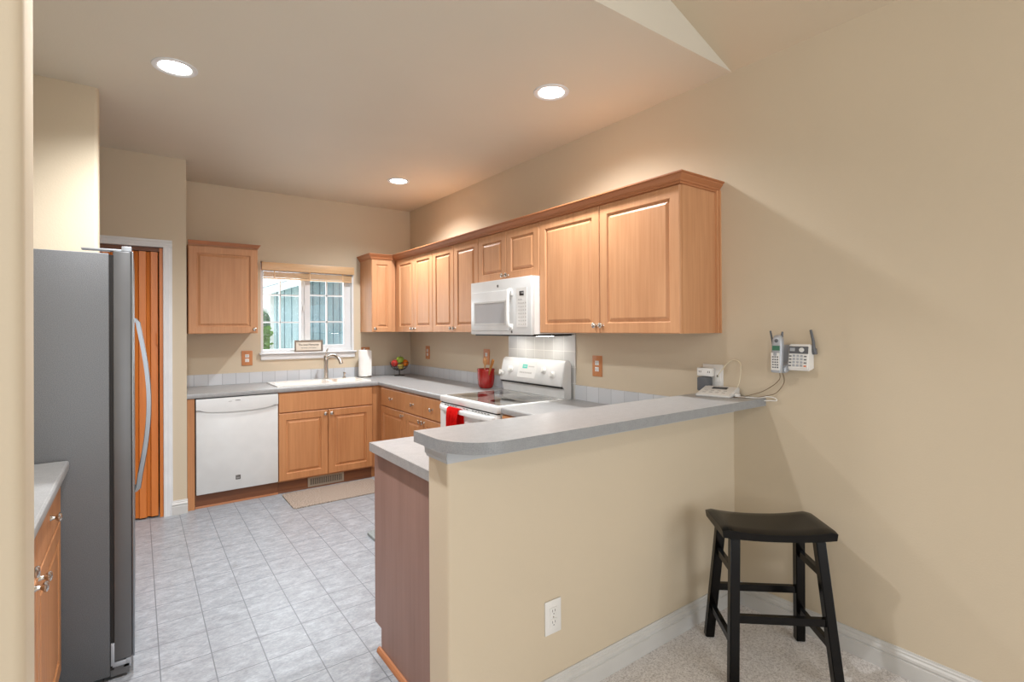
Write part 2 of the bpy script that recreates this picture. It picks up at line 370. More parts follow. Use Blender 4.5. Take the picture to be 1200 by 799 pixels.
struct(box('wall_left', M['wall'], XL-.12, XL, -4.076, 0, 0, H), 'tan wall on the kitchen left behind the refrigerator', 'wall')
# living room shell behind the camera
struct(box('wall_living_left', M['wall'], -5.4, -5.28, YB, -3.9, 0, 4.8))
struct(box('wall_living_return', M['wall'], -5.4, XL, -4.076, -3.945, 0, H+1.7))
struct(box('wall_living_rear', M['wall'], -5.4, 0.1, YB-.12, YB, 0, 4.8))
# ceilings
struct(box('ceiling', M['ceil'], XL-.1, 0.1, -3.89, 0.1, H, H+.12), 'flat kitchen ceiling with recessed lights', 'ceiling')
SL = 0.366
b = B(); v = [b.verts.new(p) for p in ((0.1, YB, H-.1*SL), (-5.4, YB, H+5.4*SL), (-5.4, -3.89, H+5.4*SL), (0.1, -3.89, H-.1*SL))]
v2 = [b.verts.new((q.co.x, q.co.y, q.co.z+.12)) for q in v]
b.faces.new(v); b.faces.new(v2[::-1])
for i in range(4): b.faces.new((v[i], v[(i+1) % 4], v2[(i+1) % 4], v2[i]))
struct(obj('ceiling_vaulted', b, M['wall']), 'sloped living room ceiling rising from the right wall', 'ceiling')
b = B(); tri = [(0.0, H), (-5.3, H), (-5.3, H+5.3*SL)]
A_ = [b.verts.new((x, -3.900, z)) for x, z in tri]; B_ = [b.verts.new((x, -3.8902, z)) for x, z in tri]
b.faces.new(A_); b.faces.new(B_[::-1])
for i in range(3): b.faces.new((A_[i], A_[(i+1) % 3], B_[(i+1) % 3], B_[i]))
struct(obj('wall_gable', b, M['ceil']), 'triangular strip of wall between the flat and the sloped ceiling', 'wall')
# half wall of the peninsula
b = B(); rad = 0.012; x1 = -1.685
pts = [(0, WY0), (0, WY1), (x1+rad, WY1)]+[(x1+rad-rad*math.sin(a), WY1-rad+rad*math.cos(a)) for a in [PI/2*k/6 for k in range(1, 7)]]
pts += [(x1+rad-rad*math.cos(a), WY0+rad-rad*math.sin(a)) for a in [PI/2*k/6 for k in range(0, 7)]]
prism(b, pts, 0, 1.029)
struct(obj('wall_peninsula', b, M['wall'], smooth=30), 'tan half wall carrying the raised bar top', 'wall')
# baseboards
BBP = [(0, 0), (.017, 0), (.017, .066), (.012, .069), (.012, .073), (.016, .078), (.015, .088), (.009, .095), (.009, .102), (.006, .106), (.005, .114), (0, .114)]
BBP = [(a, c*.95) for a, c in BBP]
def baseboard(name, p0, p1, out, m0=0, m1=0, label=None):
    b = B(); profile_along(b, BBP, p0, p1, out, m0=m0, m1=m1); return struct(obj(name, b, M['base']), label, 'baseboard')
baseboard('baseboard_peninsula', (-1.685, WY0, .004), (0, WY0, .004), (0, -1, 0), 0, -1, 'white baseboard along the half wall')
baseboard('baseboard_right', (0, WY0, .004), (0, YB, .004), (-1, 0, 0), -1, 0, 'white baseboard along the right wall beside the stool')
baseboard('baseboard_pantry', (-2.2889, YP, 0), (XP+.003, YP, 0), (0, -1, 0), 0, 0, 'short white baseboard beside the pantry door casing')
# pantry door casing and accordion door
b = B(); CP = [(0, 0), (.018, 0), (.018, .012), (.015, .018), (.015, .036), (.011, .042), (.010, .057), (0, .057)]
profile_along(b, [(o_, u_) for o_, u_ in CP], (DX1, YP, 0), (DX1, YP, DZ+.0), (0, -1, 0), (1, 0, 0), 0, 0)
profile_along(b, CP, (DX0, YP, DZ), (DX1+.057, YP, DZ), (0, -1, 0), (0, 0, 1))
profile_along(b, CP, (DX0, YP, 0), (DX0, YP, DZ+.057), (0, -1, 0), (-1, 0, 0))
bx(b, DX1-.001, DX1+.001, YP, YP+.11, 0, DZ); bx(b, DX0, DX1, YP, YP+.11, DZ-.001, DZ+.001)
struct(obj('trim_1', b, M['trim']), 'white casing around the pantry doorway', 'door casing')
dr = thing('door_1', 'orange wood accordion door in the pantry doorway', 'door', (DX1, YP+.05, 0)); dr['kind'] = 'structure'
box('jamb_strip', M['doorwood'], -.024, -.002, -.04, .03, 0, DZ-.005, dr)
box('head_rail', M['kick'], -.75, 0, -.03, .03, DZ-.032, DZ-.003, dr)
for k in range(10):
    xa = -.032-k*.072; z1 = DZ-.036
    b = B(); prism(b, [(xa, -.024), (xa-.004, -.030), (xa-.044, -.030), (xa-.049, -.022), (xa-.049, -.014), (xa, -.014)], .012, z1); obj('door_panel', b, M['doorwood'], dr)
    b = B(); prism(b, [(xa-.050, -.012), (xa-.071, -.006), (xa-.071, .002), (xa-.050, -.004)], .012, z1); obj('fold_strip', b, M['doorwood'], dr)
b = B(); bx(b, -.045, -.033, -.045, -.010, 1.30, 1.40, .004); obj('door_pull', b, M['doorwood'], dr)

# ------------------------------------------------------------------ window, sill, blind, outdoors
wd = thing('window_1', 'white sliding window over the sink with grid bars', 'window', (0, 0, 0)); wd['kind'] = 'structure'
b = B()
for a in ((WX0, WX0+.022, .0, .14, WZ0, WZ1), (WX1-.02, WX1, .0, .14, WZ0, WZ1), (WX0, WX1, .0, .14, WZ1-.02, WZ1), (WX0+.02, WX1-.02, .02, .14, WZ0+.0, WZ0+.03)): bx(b, *a)
bx(b, -1.17, -1.125, .055, .12, WZ0+.03, WZ1-.02)
obj('window_frame', b, M['trim'], wd)
# fixed left pane bars
b = B()
bx(b, -1.363, -1.351, .085, .10, WZ0+.03, WZ1-.02)
for z in (1.758, 1.489): bx(b, WX0+.02, -1.17, .085, .10, z-.007, z+.007)
obj('muntin', b, M['trim'], wd)
b = B(); bx(b, WX0+.02, -1.15, .091, .094, WZ0+.03, WZ1-.02); obj('pane', b, M['glass'], wd)
# right sliding sash
sh = None
b = B()
bx(b, -1.135, -1.083, .04, .07, WZ0+.03, WZ1-.02); bx(b, -.742, -.668, .04, .07, WZ0+.03, WZ1-.02)
bx(b, -1.083, -.742, .04, .07, WZ0+.03, WZ0+.068); bx(b, -1.083, -.742, .04, .07, WZ1-.05, WZ1-.02)
sh = obj('sash', b, M['trim'], wd)
b = B(); bx(b, -.924, -.910, .045, .062, WZ0+.068, WZ1-.05)
for z in (1.764, 1.494): bx(b, -1.083, -.742, .045, .062, z-.007, z+.007)
obj('muntin', b, M['trim'], sh)
b = B(); bx(b, -1.083, -.742, .052, .055, WZ0+.06, WZ1-.05); obj('pane', b, M['glass'], sh)
b = B(); bx(b, -1.10, -.69, .100, .102, WZ0+.04, WZ1-.03); obj('insect_screen', b, M['screen'], wd)
b = B(); bx(b, -1.148, -1.138, .03, .045, 1.60, 1.66, .002); obj('latch', b, M['white2'], wd)
b = B(); bx(b, -1.565, -.628, -.035, .02, 1.178, 1.194, .004); obj('window_stool', b, M['trim'], wd)
b = B(); profile_along(b, [(0, 0), (.014, 0), (.016, .01), (.016, .048), (0, .052)], (-1.548, 0, 1.126), (-.645, 0, 1.126), (0, -1, 0)); obj('window_apron', b, M['trim'], wd)
# blind
bl = thing('wooden_blind', 'raised natural wood blind hanging at the top of the window', 'blind', (-1.098, 0, 2.0))
b = B(); bx(b, -.444, .444, -.040, -.006, -.012, .066, .004); obj('valance', b, M['bamboo'], bl, 35)
b = B(); bx(b, -.426, .426, .0, .035, -.020, .055); obj('head_rail', b, M['white2'], bl)
for k in range(7):
    b = B(); bx(b, -.424, .424, -.012, .036, -.030-k*.0075, -.025-k*.0075); obj('slat', b, M['bamboo'], bl)
b = B(); bx(b, -.424, .424, -.014, .038, -.094, -.080, .003); obj('bottom_rail', b, M['bamboo'], bl)
for x in (-.33, 0, .33):
    b = B(); bx(b, x-.006, x+.006, -.016, -.0142, -.094, -.012); obj('ladder_tape', b, M['bamboo'], bl)
# outdoors
struct(box('lawn', M['grass'], -12, 14, .5, 26, -.5, -.3), 'green lawn outside the window', 'ground')
nb = thing('neighbouring_house', 'blue grey board sided house with white eaves seen through the window', 'house', (0, 5, -.3))
b = B(); poly = [(-.49, 0), (6.4, 0), (6.4, 4.8), (6.0, 4.72), (-.49, 2.385)]
A_ = [b.verts.new((x, 0, z)) for x, z in poly]; B_ = [b.verts.new((x+(1.75 if x < 0 else 0), 6, z)) for x, z in poly]
b.faces.new(A_); b.faces.new(B_[::-1])
for i in range(5): b.faces.new((A_[i], A_[(i+1) % 5], B_[(i+1) % 5], B_[i]))
obj('siding_wall', b, M['siding'], nb)
b = B(); sl = .36
def rake(b, x0, x1, z0, t, y0, y1):
    v = [(x0, z0), (x1, z0+(x1-x0)*sl), (x1, z0+(x1-x0)*sl+t), (x0, z0+t)]
    A_ = [b.verts.new((x, y0, z)) for x, z in v]; B_ = [b.verts.new((x, y1, z)) for x, z in v]
    b.faces.new(A_); b.faces.new(B_[::-1])
    for i in range(4): b.faces.new((A_[i], A_[(i+1) % 4], B_[(i+1) % 4], B_[i]))
rake(b, -.80, 6.0, 2.29, .11, -.45, -.41); rake(b, -.80, 6, 2.28, .03, -.41, 0); obj('rake_board', b, M['trim'], nb)
b = B(); rake(b, -.82, 6.05, 2.405, .025, -.47, 0); rake(b, 1.0, 6.05, 2.405+1.82*.36, .025, 0, 6); obj('roof', b, M['roof'], nb)
box('corner_board', M['trim'], -.50, -.44, -.02, .0, 0, 2.36, nb)
b = B(); sweep(b, spline([(-.78, -.30, 2.20), (-.76, -.2, 2.14), (-.60, -.06, 2.08), (-.52, -.05, 2.02)]), .03, 8); obj('downspout', b, M['trim'], nb)
def leafblob(name, label, cat, loc, sx, sy, sz, mat, n, size, seed, trunk=None):
    rnd = random.Random(seed); t = thing(name, label, cat, loc); b = B()
    for i in range(n):
        th = rnd.uniform(0, 2*PI); ph = math.acos(rnd.uniform(-1, 1)); rr = rnd.uniform(.75, 1.02)
        c = Vector((sx*math.sin(ph)*math.cos(th)*rr, sy*math.sin(ph)*math.sin(th)*rr, sz*math.cos(ph)*rr+sz)); s = size*rnd.uniform(.6, 1.3)
        a = Vector((rnd.uniform(-1, 1), rnd.uniform(-1, 1), rnd.uniform(-1, 1))).normalized(); q = a.orthogonal().normalized()
        b.faces.new([b.verts.new(c+a*s), b.verts.new(c+q*s*.5), b.verts.new(c-a*s), b.verts.new(c-q*s*.5)])
    bmesh.ops.create_icosphere(b, subdivisions=3, radius=1, matrix=Matrix.Translation((0, 0, sz)) @ Matrix.Diagonal((sx*.8, sy*.8, sz*.8, 1)))
    obj('foliage', b, mat, t)
    b = B(); cyl(b, (0, 0, -(trunk or .3)), (0, 0, sz*.6), .12, .07, 10); obj('trunk', b, M['bark'], t); return t
b = B(); bx(b, -4.2, -.58, 4.6, 4.95, -.3, 1.42)
for i in range(2600):
    f_ = random.random(); x = random.uniform(-4.2, -.56); c = Vector((x, 4.58+random.uniform(-.04, .02), random.uniform(-.3, 1.45))) if f_ < .7 else Vector((x, random.uniform(4.6, 4.95), 1.43+random.uniform(-.02, .04)))
    a = Vector((random.uniform(-1, 1), random.uniform(-1, 1), random.uniform(-1, 1))).normalized()*.045; q = a.orthogonal()*.6
    b.faces.new([b.verts.new(c+a), b.verts.new(c+q), b.verts.new(c-a), b.verts.new(c-q)])
tag(obj('hedge', b, M['leaf']), 'clipped bright green hedge outside left of the blue grey house', 'hedge')
leafblob('tree', 'soft green tree behind the hedge outside the window', 'tree', (-.75, 9.6, .5), 1.15, 1.1, 1.0, M['leaf2'], 3500, .09, 3, 1.0)

# ------------------------------------------------------------------ recessed ceiling lights
def can(x, y, label, power):
    t = thing('recessed_light', label, 'ceiling light', (x, y, H), 0, 'round recessed ceiling lights in the kitchen')
    b = B(); lathe(b, [(.070, -.001), (.078, -.006), (.098, -.005), (.100, 0), (.070, 0), (.070, -.001)], seg=40); obj('trim_ring', b, M['trim'], t, 40)
    b = B(); lathe(b, [(0, -.012), (.035, -.0105), (.060, -.006), (.071, -.0015), (0, -.0015)], seg=40); obj('lamp_lens', b, M['lamp'], t, 60)
    l = D.lights.new('can_bulb', 'SPOT'); l.energy = power; l.color = CAN_W; l.spot_size = R(146); l.spot_blend = 1.0; l.shadow_soft_size = 0.05
    o = D.objects.new('can_bulb', l); COL.objects.link(o); o.parent = t; o.location = (0, 0, -.03); return t
can(-2.343, -2.286, 'round recessed ceiling light nearest the refrigerator, leftmost in the kitchen', 150)
can(-.617, -3.181, 'round recessed ceiling light above the right end of the upper cabinets', 95)
can(-.606, -1.067, 'small looking recessed ceiling light farthest away near the back corner', 140)

# ------------------------------------------------------------------ cabinets
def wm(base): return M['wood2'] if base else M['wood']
def door_mesh(b, u0, u1, z0, z1, y, t=.019, inset=.058, flat=False):
    """a raised-panel front in the plane y (facing -y)"""
    w = u1-u0; h = z1-z0; i = min(inset, w*.22, h*.26)
    rings = [(0, 0, 0), (0, 0, t-.004), (.004, 0, t)]
    if not flat: rings += [(i, 0, t), (i+.005, 0, t-.009), (i+.012, 0, t-.0095), (i+.028, 0, t-.001)]
    prev = None
    for d, _, yy in rings:
        ring = [b.verts.new((x, y-yy, z)) for x, z in ((u0+d, z0+d), (u1-d, z0+d), (u1-d, z1-d), (u0+d, z1-d))]
        if prev:
            for k in range(4): b.faces.new((prev[k], prev[(k+1) % 4], ring[(k+1) % 4], ring[k]))
        else: b.faces.new(ring)
        prev = ring
    b.faces.new(prev)
_knob = None
def knob(parent, u, y, z):
    global _knob
    if _knob is None:
        b = B(); lathe(b, [(0, 0), (.009, 0), (.006, .006), (.0055, .012), (.011, .018), (.0155, .022), (.0155, .026), (.011, .030), (0, .0315)], axis=(0, -1, 0), seg=18)
        o = obj('knob', b, M['nickel'], parent, 40); _knob = o.data
    else:
        o = D.objects.new('knob', _knob); COL.objects.link(o); o.parent = parent
    o.location = (u, y, z); return o
G = .002
def cabinet(name, label, loc, rz, width, depth, z0, z1, fronts, base=False, group=None, kick=.07, bodymat=None):
    t = thing(name, label, 'cabinet', loc, rz, group)
    yf = -(depth-.019)
    b = B()
    if base: bx(b, .0005, width-.0005, -.0, yf, z0+.1, z1); bx(b, .0005, width-.0005, -.02, yf+kick, z0, z0+.1)
    else: bx(b, .0005, width-.0005, -.0, yf, z0, z1)
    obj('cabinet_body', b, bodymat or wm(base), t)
    if base:
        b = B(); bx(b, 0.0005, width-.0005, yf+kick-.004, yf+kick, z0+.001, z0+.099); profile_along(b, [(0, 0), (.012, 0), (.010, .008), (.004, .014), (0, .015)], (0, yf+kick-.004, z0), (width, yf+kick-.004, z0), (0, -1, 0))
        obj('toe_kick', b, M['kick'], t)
    for fr in fronts:
        kind, u0, u1, a, c = fr[:5]; b = B(); door_mesh(b, u0+G, u1-G, a, c, yf-.0005, flat=kind != 'door')
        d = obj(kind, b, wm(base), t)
        if len(fr) > 5 and fr[5]: knob(d, fr[5][0], yf-.0195, fr[5][1])
    return t
ZB, ZT = 1.386, 2.14
# upper cabinets: left of the window, corner, and the run on the right wall
cabinet('upper_cabinet', 'single door wooden wall cabinet left of the window above the dishwasher', (-2.158, 0, 0), 0, .530, .33, ZB, ZT, [('door', 0, .53, ZB, ZT-.012, (.498, ZB+.035))])
cabinet('upper_cabinet', 'narrow single door wooden wall cabinet right of the window', (-.578, 0, 0), 0, .262, .33, ZB, ZT, [('door', 0, .225, ZB, ZT-.012, (.028, ZB+.035))])
RR = -PI/2
def rcab(label, ya, yb, fr, z0=ZB, z1=ZT):
    w = ya-yb; return cabinet('upper_cabinet', label, (0, ya, 0), RR, w, .33, z0, z1, fr)
def pair(w, z0, z1, kz):
    return [('door', 0, w/2, z0, z1-.012, (w/2-.026, z0+kz)), ('door', w/2, w, z0, z1-.012, (w/2+.026, z0+kz))]
b = B(); bx(b, -.311, -.0, -.395, -.0, ZB, ZT); tag(obj('corner_filler', b, M['wood']), 'plain wooden corner filler between the two runs of wall cabinets', 'cabinet filler')
rcab('two door wooden wall cabinet in the corner above the fruit bowl', -.395, -1.177, pair(.782, ZB, ZT, .035))
rcab('two door wooden wall cabinet immediately left of the microwave', -1.178, -1.952, pair(.774, ZB, ZT, .035))
rcab('short two door wooden cabinet directly above the microwave', -1.953, -2.713, pair(.76, 1.768, ZT, .035), 1.768)
rcab('largest two door wooden wall cabinet right of the microwave', -2.714, -3.815, pair(1.101, ZB, ZT, .045))
b = B(); profile_along(b, [(0, 0), (.012, 0), (.012, ZT-ZB), (0, ZT-ZB)], (0, -3.815, ZB), (-.028, -3.815, ZB), (0, -1, 0)); 
bx(b, -.012, 0, -3.835, -3.827, ZB, ZT); tag(obj('scribe_moulding', b, M['wood']), 'thin vertical wood strip where the end cabinet meets the wall', 'trim strip')
# crown moulding
CR = [(0, 0), (.008, 0), (.010, .012), (.016, .014), (.018, .024), (.036, .044), (.038, .052), (.046, .054), (.046, .062), (0, .062)]
CR = [(a*.85, c*.85) for a, c in CR]
zc = ZT-.010
cr = thing('crown_moulding', 'stepped wooden crown moulding along the top of the right cabinet run', 'moulding', (0, 0, zc))
def crown(parent, segs):
    b = B()
    for p0, p1, o, m0, m1 in segs: profile_along(b, CR, p0, p1, o, m0=m0, m1=m1)
    return b
b = crown(None, [((-.578, 0, 0), (-.578, -.331, 0), (-1, 0, 0), 0, 1), ((-.578, -.331, 0), (-.331, -.331, 0), (0, -1, 0), 1, -1),
    ((-.331, -.331, 0), (-.331, -3.816, 0), (-1, 0, 0), -1, 1), ((-.331, -3.816, 0), (0, -3.816, 0), (0, -1, 0), 1, 0)])
D.objects.remove(cr); tag(obj('crown_moulding', b, M['crown'], loc=(0, 0, zc)), 'stepped wooden crown moulding along the top of the right cabinet run', 'moulding')
CR = [(a*.55, c) for a, c in CR]
b = crown(None, [((-2.158, -.331, 0), (-1.628, -.331, 0), (0, -1, 0), 0, 1), ((-1.628, -.331, 0), (-1.628, 0, 0), (1, 0, 0), 1, 0)])
tr(b, Matrix.Diagonal((1, 1, .62, 1)))
tag(obj('crown_moulding', b, M['crown'], loc=(0, 0, zc+.008)), 'short wooden crown moulding on the cabinet left of the window', 'moulding')

# base cabinets
KT = .876; ZD = .70
def bd(u0, u1, k): return ('door', u0, u1, .112, ZD-.008, k)
def bdr(u0, u1, k=True): return ('drawer', u0, u1, ZD, KT-.012, ((u0+u1)/2, (ZD+KT-.012)/2) if k else None)
cabinet('base_cabinet', 'wooden sink base cabinet with two doors under a plain false front', (-1.523, -.004, 0), 0, .833, .631, 0, KT,
    [('false_front', 0, .833, ZD, KT-.012, None), bd(0, .4165, (.388, ZD-.04)), bd(.4165, .833, (.445, ZD-.04))], True, kick=.03)
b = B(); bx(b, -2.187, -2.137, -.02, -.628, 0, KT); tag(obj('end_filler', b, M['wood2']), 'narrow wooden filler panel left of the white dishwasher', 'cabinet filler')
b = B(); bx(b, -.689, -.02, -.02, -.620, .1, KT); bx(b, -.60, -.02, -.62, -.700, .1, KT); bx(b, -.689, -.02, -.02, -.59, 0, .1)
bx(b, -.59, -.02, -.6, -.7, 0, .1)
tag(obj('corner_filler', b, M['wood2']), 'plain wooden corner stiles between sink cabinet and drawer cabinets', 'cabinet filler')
cabinet('base_cabinet', 'wooden base cabinet with one drawer and one door next to the corner', (0, -.701, 0), RR, .535, .635, 0, KT, [bdr(0, .535), bd(0, .535, (.50, ZD-.04))], True, kick=.03)
cabinet('base_cabinet', 'wooden base cabinet with two small drawers immediately left of the range', (0, -1.237, 0), RR, .693, .635, 0, KT,
    [bdr(0, .3465), bdr(.3465, .693), bd(0, .3465, (.318, ZD-.04)), bd(.3465, .693, (.375, ZD-.04))], True, kick=.03)
cabinet('base_cabinet', 'narrow wooden base cabinet between the range and the peninsula', (0, -2.703, 0), RR, .42, .635, 0, KT, [bdr(0, .42), bd(0, .42, (.03, ZD-.04))], True, kick=.07)
# peninsula cabinet, fronts facing the kitchen
pc = cabinet('peninsula_cabinet', 'peninsula cabinet with a rosy brown end panel below the lower counter', (-.62, WY1+.004, 0), PI, 1.012, .605, 0, KT,
    [bdr(.02, .5), bdr(.5, .98), bd(.02, .5, (.47, ZD-.04)), bd(.5, .98, (.53, ZD-.04))], True, kick=.07)
b = B(); q = [(0, 0), (0, KT), (.612, KT), (.612, .105), (.540, .105-.0), (.540, 0)]
A_ = [b.verts.new((1.0125, -y, z)) for y, z in q]; B_ = [b.verts.new((1.019, -y, z)) for y, z in q]
b.faces.new(A_); b.faces.new(B_[::-1])
for i in range(6): b.faces.new((A_[i], A_[(i+1) % 6], B_[(i+1) % 6], B_[i]))
obj('end_panel', b, M['panel'], pc, label='rosy brown laminate end panel')
b = B(); profile_along(b, [(0, 0), (.016, 0), (.014, .010), (.008, .018), (0, .020)], (1.0195, .002, .001), (1.0195, -.556, .001), (1, 0, 0)); obj('shoe_moulding', b, M['crown'], pc, label='orange wood shoe moulding')
# near left base cabinets beside the fridge, facing +x
nc = cabinet('base_cabinet', 'wooden base cabinet with drawers at the left edge beside the refrigerator', (-3.40, -3.94, 0), PI/2, 1.190, .66, 0, KT,
    [bdr(.20, .605), bdr(.605, 1.19), bd(.20, .605, (.567, ZD-.022)), bd(.605, 1.19, (.643, ZD-.022))], True, kick=.07)

# ------------------------------------------------------------------ worktops
def arc(cx, cy, r, a0, a1, n=8): return [(cx+r*math.cos(R(a0+(a1-a0)*k/n)), cy+r*math.sin(R(a0+(a1-a0)*k/n))) for k in range(n+1)]
def postform(b, p0, p1, out, m0=0, m1=0):
    """rolled front edge of the laminate worktop"""
    pr_ = [(-.03, 0), (-.03, .038), (-.008, .038), (-.003, .036), (0, .031), (.001, .019), (0, .006), (-.004, 0)]
    profile_along(b, pr_, p0, p1, out, m0=m0, m1=m1)
SX0, SX1, SY0, SY1 = -1.50, -.70, -.555, -.115   # sink cut-out
b = B(); z0, z1 = KT, .914
for a in ((XP+.001, SX0, -.61, -.0), (SX0, SX1, -.61, SY0), (SX0, SX1, SY1, 0), (SX1, 0, -.61, 0), (-.61, 0, -1.932, -.61)): bx(b, *a, z0, z1)
postform(b, (XP+.001, -.64, z0), (-.64, -.64, z0), (0, -1, 0), 0, -1); postform(b, (-.64, -.64, z0), (-.64, -1.932, z0), (-1, 0, 0), -1, 0)
tag(obj('countertop', b, M['counter']), 'L shaped grey laminate worktop holding the sink, ending at the range', 'countertop')
b = B(); bx(b, -.61, -.0, -2.703, -3.13, z0, z1); bx(b, -1.665, 0, WY1, -3.155, z0, z1, .0)
postform(b, (-.64, -2.703, z0), (-.64, -3.155, z0), (-1, 0, 0))
bx(b, -1.6685, -1.664, WY1, -3.152, z0, z1)
tag(obj('countertop', b, M['counter']), 'lower grey laminate worktop of the peninsula behind the raised bar', 'countertop')
b = B(); bx(b, XL, -2.745, -2.745, -3.944, z0, z1); postform(b, (-2.715, -2.747, z0), (-2.715, -3.944, z0), (1, 0, 0))
tag(obj('countertop', b, M['counter']), 'grey laminate worktop at the lower left beside the refrigerator', 'countertop')
# raised bar
b = B(); r_ = .17
poly = [(0, -3.745), (-1.733, -3.745)]+[(-1.733+r_-r_*math.cos(a), -4.067+r_-r_*math.sin(a)) for a in [PI/2*k/14 for k in range(15)]]+[(0, -4.067)]
prism(b, poly, 1.029, 1.067, 0.0)
bt = obj('bar_top', b, M['counter'], smooth=30); tag(bt, 'raised grey laminate bar top with one rounded corner on the half wall', 'bar top')
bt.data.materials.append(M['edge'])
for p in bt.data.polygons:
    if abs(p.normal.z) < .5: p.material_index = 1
# bed moulding below the bar around the wall end
MP = [(0, 0), (.003, 0), (.005, .008), (.010, .012), (.011, .030), (.015, .038), (.015, .052), (0, .052)]
b = B(); zz = .977
profile_along(b, MP, (-1.686, WY1+.0, zz), (-1.686, WY0-.001, zz), (-1, 0, 0), m0=0, m1=1)
profile_along(b, [(a*.35, c) for a, c in MP], (-1.686, WY0-.001, zz), (-1.60, WY0-.001, zz), (0, -1, 0), m0=1, m1=0)
struct(obj('trim_2', b, M['gmould']), 'small white moulding under the bar at the end of the half wall', 'moulding')
b = B(); profile_along(b, [(a*.35, c) for a, c in MP], (-1.60, WY0-.001, zz), (0, WY0-.001, zz), (0, -1, 0)); struct(obj('trim_3', b, M['gmould']), 'thin moulding under the bar along the half wall', 'moulding')
# tile strips
struct(box('trim_4', M['tile_b'], XP, -.011, -.010, -.0005, .9145, 1.016), 'low strip of pale square tiles behind the sink', 'backsplash')
struct(box('trim_5', M['tile_r'], -.010, -.0005, -1.915, -.0005, .9145, 1.016), 'low strip of pale tiles on the right wall left of the range', 'backsplash')
struct(box('trim_6', M['tile_h'], -.011, -.0005, -2.714, -1.9155, .88, 1.372), 'pale tile panel on the wall behind the range', 'backsplash')
struct(box('trim_7', M['tile_r'], -.010, -.0005, WY1+.002, -2.7145, .9145, 1.016), 'low strip of pale tiles right of the range', 'backsplash')

# ------------------------------------------------------------------ dishwasher
dw = thing('dishwasher', 'white built in dishwasher left of the sink cabinet', 'dishwasher', (-1.829, 0, 0))
box('tub_body', M['dark'], -.303, .303, -.04, -.60, .02, .872, dw)
b = B(); bx(b, -.300, .300, -.602, -.640, .112, .775, .006); obj('door', b, M['white'], dw, 35)
# control band with a scooped pocket below
b = B(); N = 24
prof_x = [-.300+.6*k/N for k in range(N+1)]
def pocket(x): return .012*max(0, 1-(x/.27)**2)**.6 if abs(x) < .27 else 0
top = [b.verts.new((x, -.644, .868)) for x in prof_x]; mid = [b.verts.new((x, -.652, .800)) for x in prof_x]
low = [b.verts.new((x, -.650, .780-pocket(x)*2.4)) for x in prof_x]; bk = [b.verts.new((x, -.6405, .779-pocket(x)*2.4)) for x in prof_x]; tb = [b.verts.new((x, -.602, .868)) for x in prof_x]
for A2, B2 in ((top, mid), (mid, low), (low, bk), (bk, tb), (tb, top)):
    for k in range(N): b.faces.new((A2[k], A2[k+1], B2[k+1], B2[k]))
for k in (0, N): b.faces.new([L_[k] for L_ in (top, mid, low, bk, tb)])
obj('control_band', b, M['white'], dw, 35)
for a in ((-.025, .012, -.6466, -.6490, .840, .844), (-.075, -.050, -.6466, -.6495, .836, .838)): box('vent_mark', M['ink'], *a, dw)
bg = box('badge', M['badge'], -.024, .012, -.6402, -.6425, .192, .228, dw, .001)
text('lettering', 'KM', .014, M['white2'], bg, (-.006, -.6428, .205), (PI/2, 0, 0), .0003)
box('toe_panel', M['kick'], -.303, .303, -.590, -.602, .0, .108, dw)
b = B(); profile_along(b, [(0, 0), (.010, 0), (.008, .008), (.003, .013), (0, .014)], (-.303, -.602, 0), (.303, -.602, 0), (0, -1, 0)); obj('shoe_moulding', b, M['crown'], dw)
# toe kick vent
tv = thing('floor_vent', 'pale metal slotted vent set in the toe kick under the sink', 'vent', (-1.11, -.5945, .05))
box('vent_frame', M['brass'], -.165, .155, -.004, .004, -.040, .045, tv)
box('vent_opening', M['dark'], -.145, .135, -.0055, -.0041, -.022, .030, tv)
for k in range(22):
    x = -.139+k*.0125; b = B(); bx(b, x, x+.006, -.008, -.0056, -.022, .030); obj('louver', b, M['brass'], tv)

# ------------------------------------------------------------------ sink, faucet
sk = thing('kitchen_sink', 'white double bowl drop in sink in the worktop below the window', 'sink', (-1.10, -.335, .914))
def rrect(x0, x1, y0, y1, r, n=6):
    return arc(x1-r, y1-r, r, 0, 90, n)+arc(x0+r, y1-r, r, 90, 180, n)+arc(x0+r, y0+r, r, 180, 270, n)+arc(x1-r, y0+r, r, 270, 360, n)
def bowl(b, x0, x1, y0, y1, depth):
    loops = [(rrect(x0, x1, y0, y1, .05), .009), (rrect(x0+.006, x1-.006, y0+.006, y1-.006, .05), .002), (rrect(x0+.02, x1-.02, y0+.02, y1-.02, .05), -depth+.03), (rrect(x0+.05, x1-.05, y0+.05, y1-.05, .04), -depth)]
    prev = None; first = None
    for lp, z in loops:
        ring = [b.verts.new((x, y, z)) for x, y in lp]
        if prev:
            for k in range(len(ring)): b.faces.new((prev[k], prev[(k+1) % len(ring)], ring[(k+1) % len(ring)], ring[k]))
        prev = ring
    b.faces.new(prev)
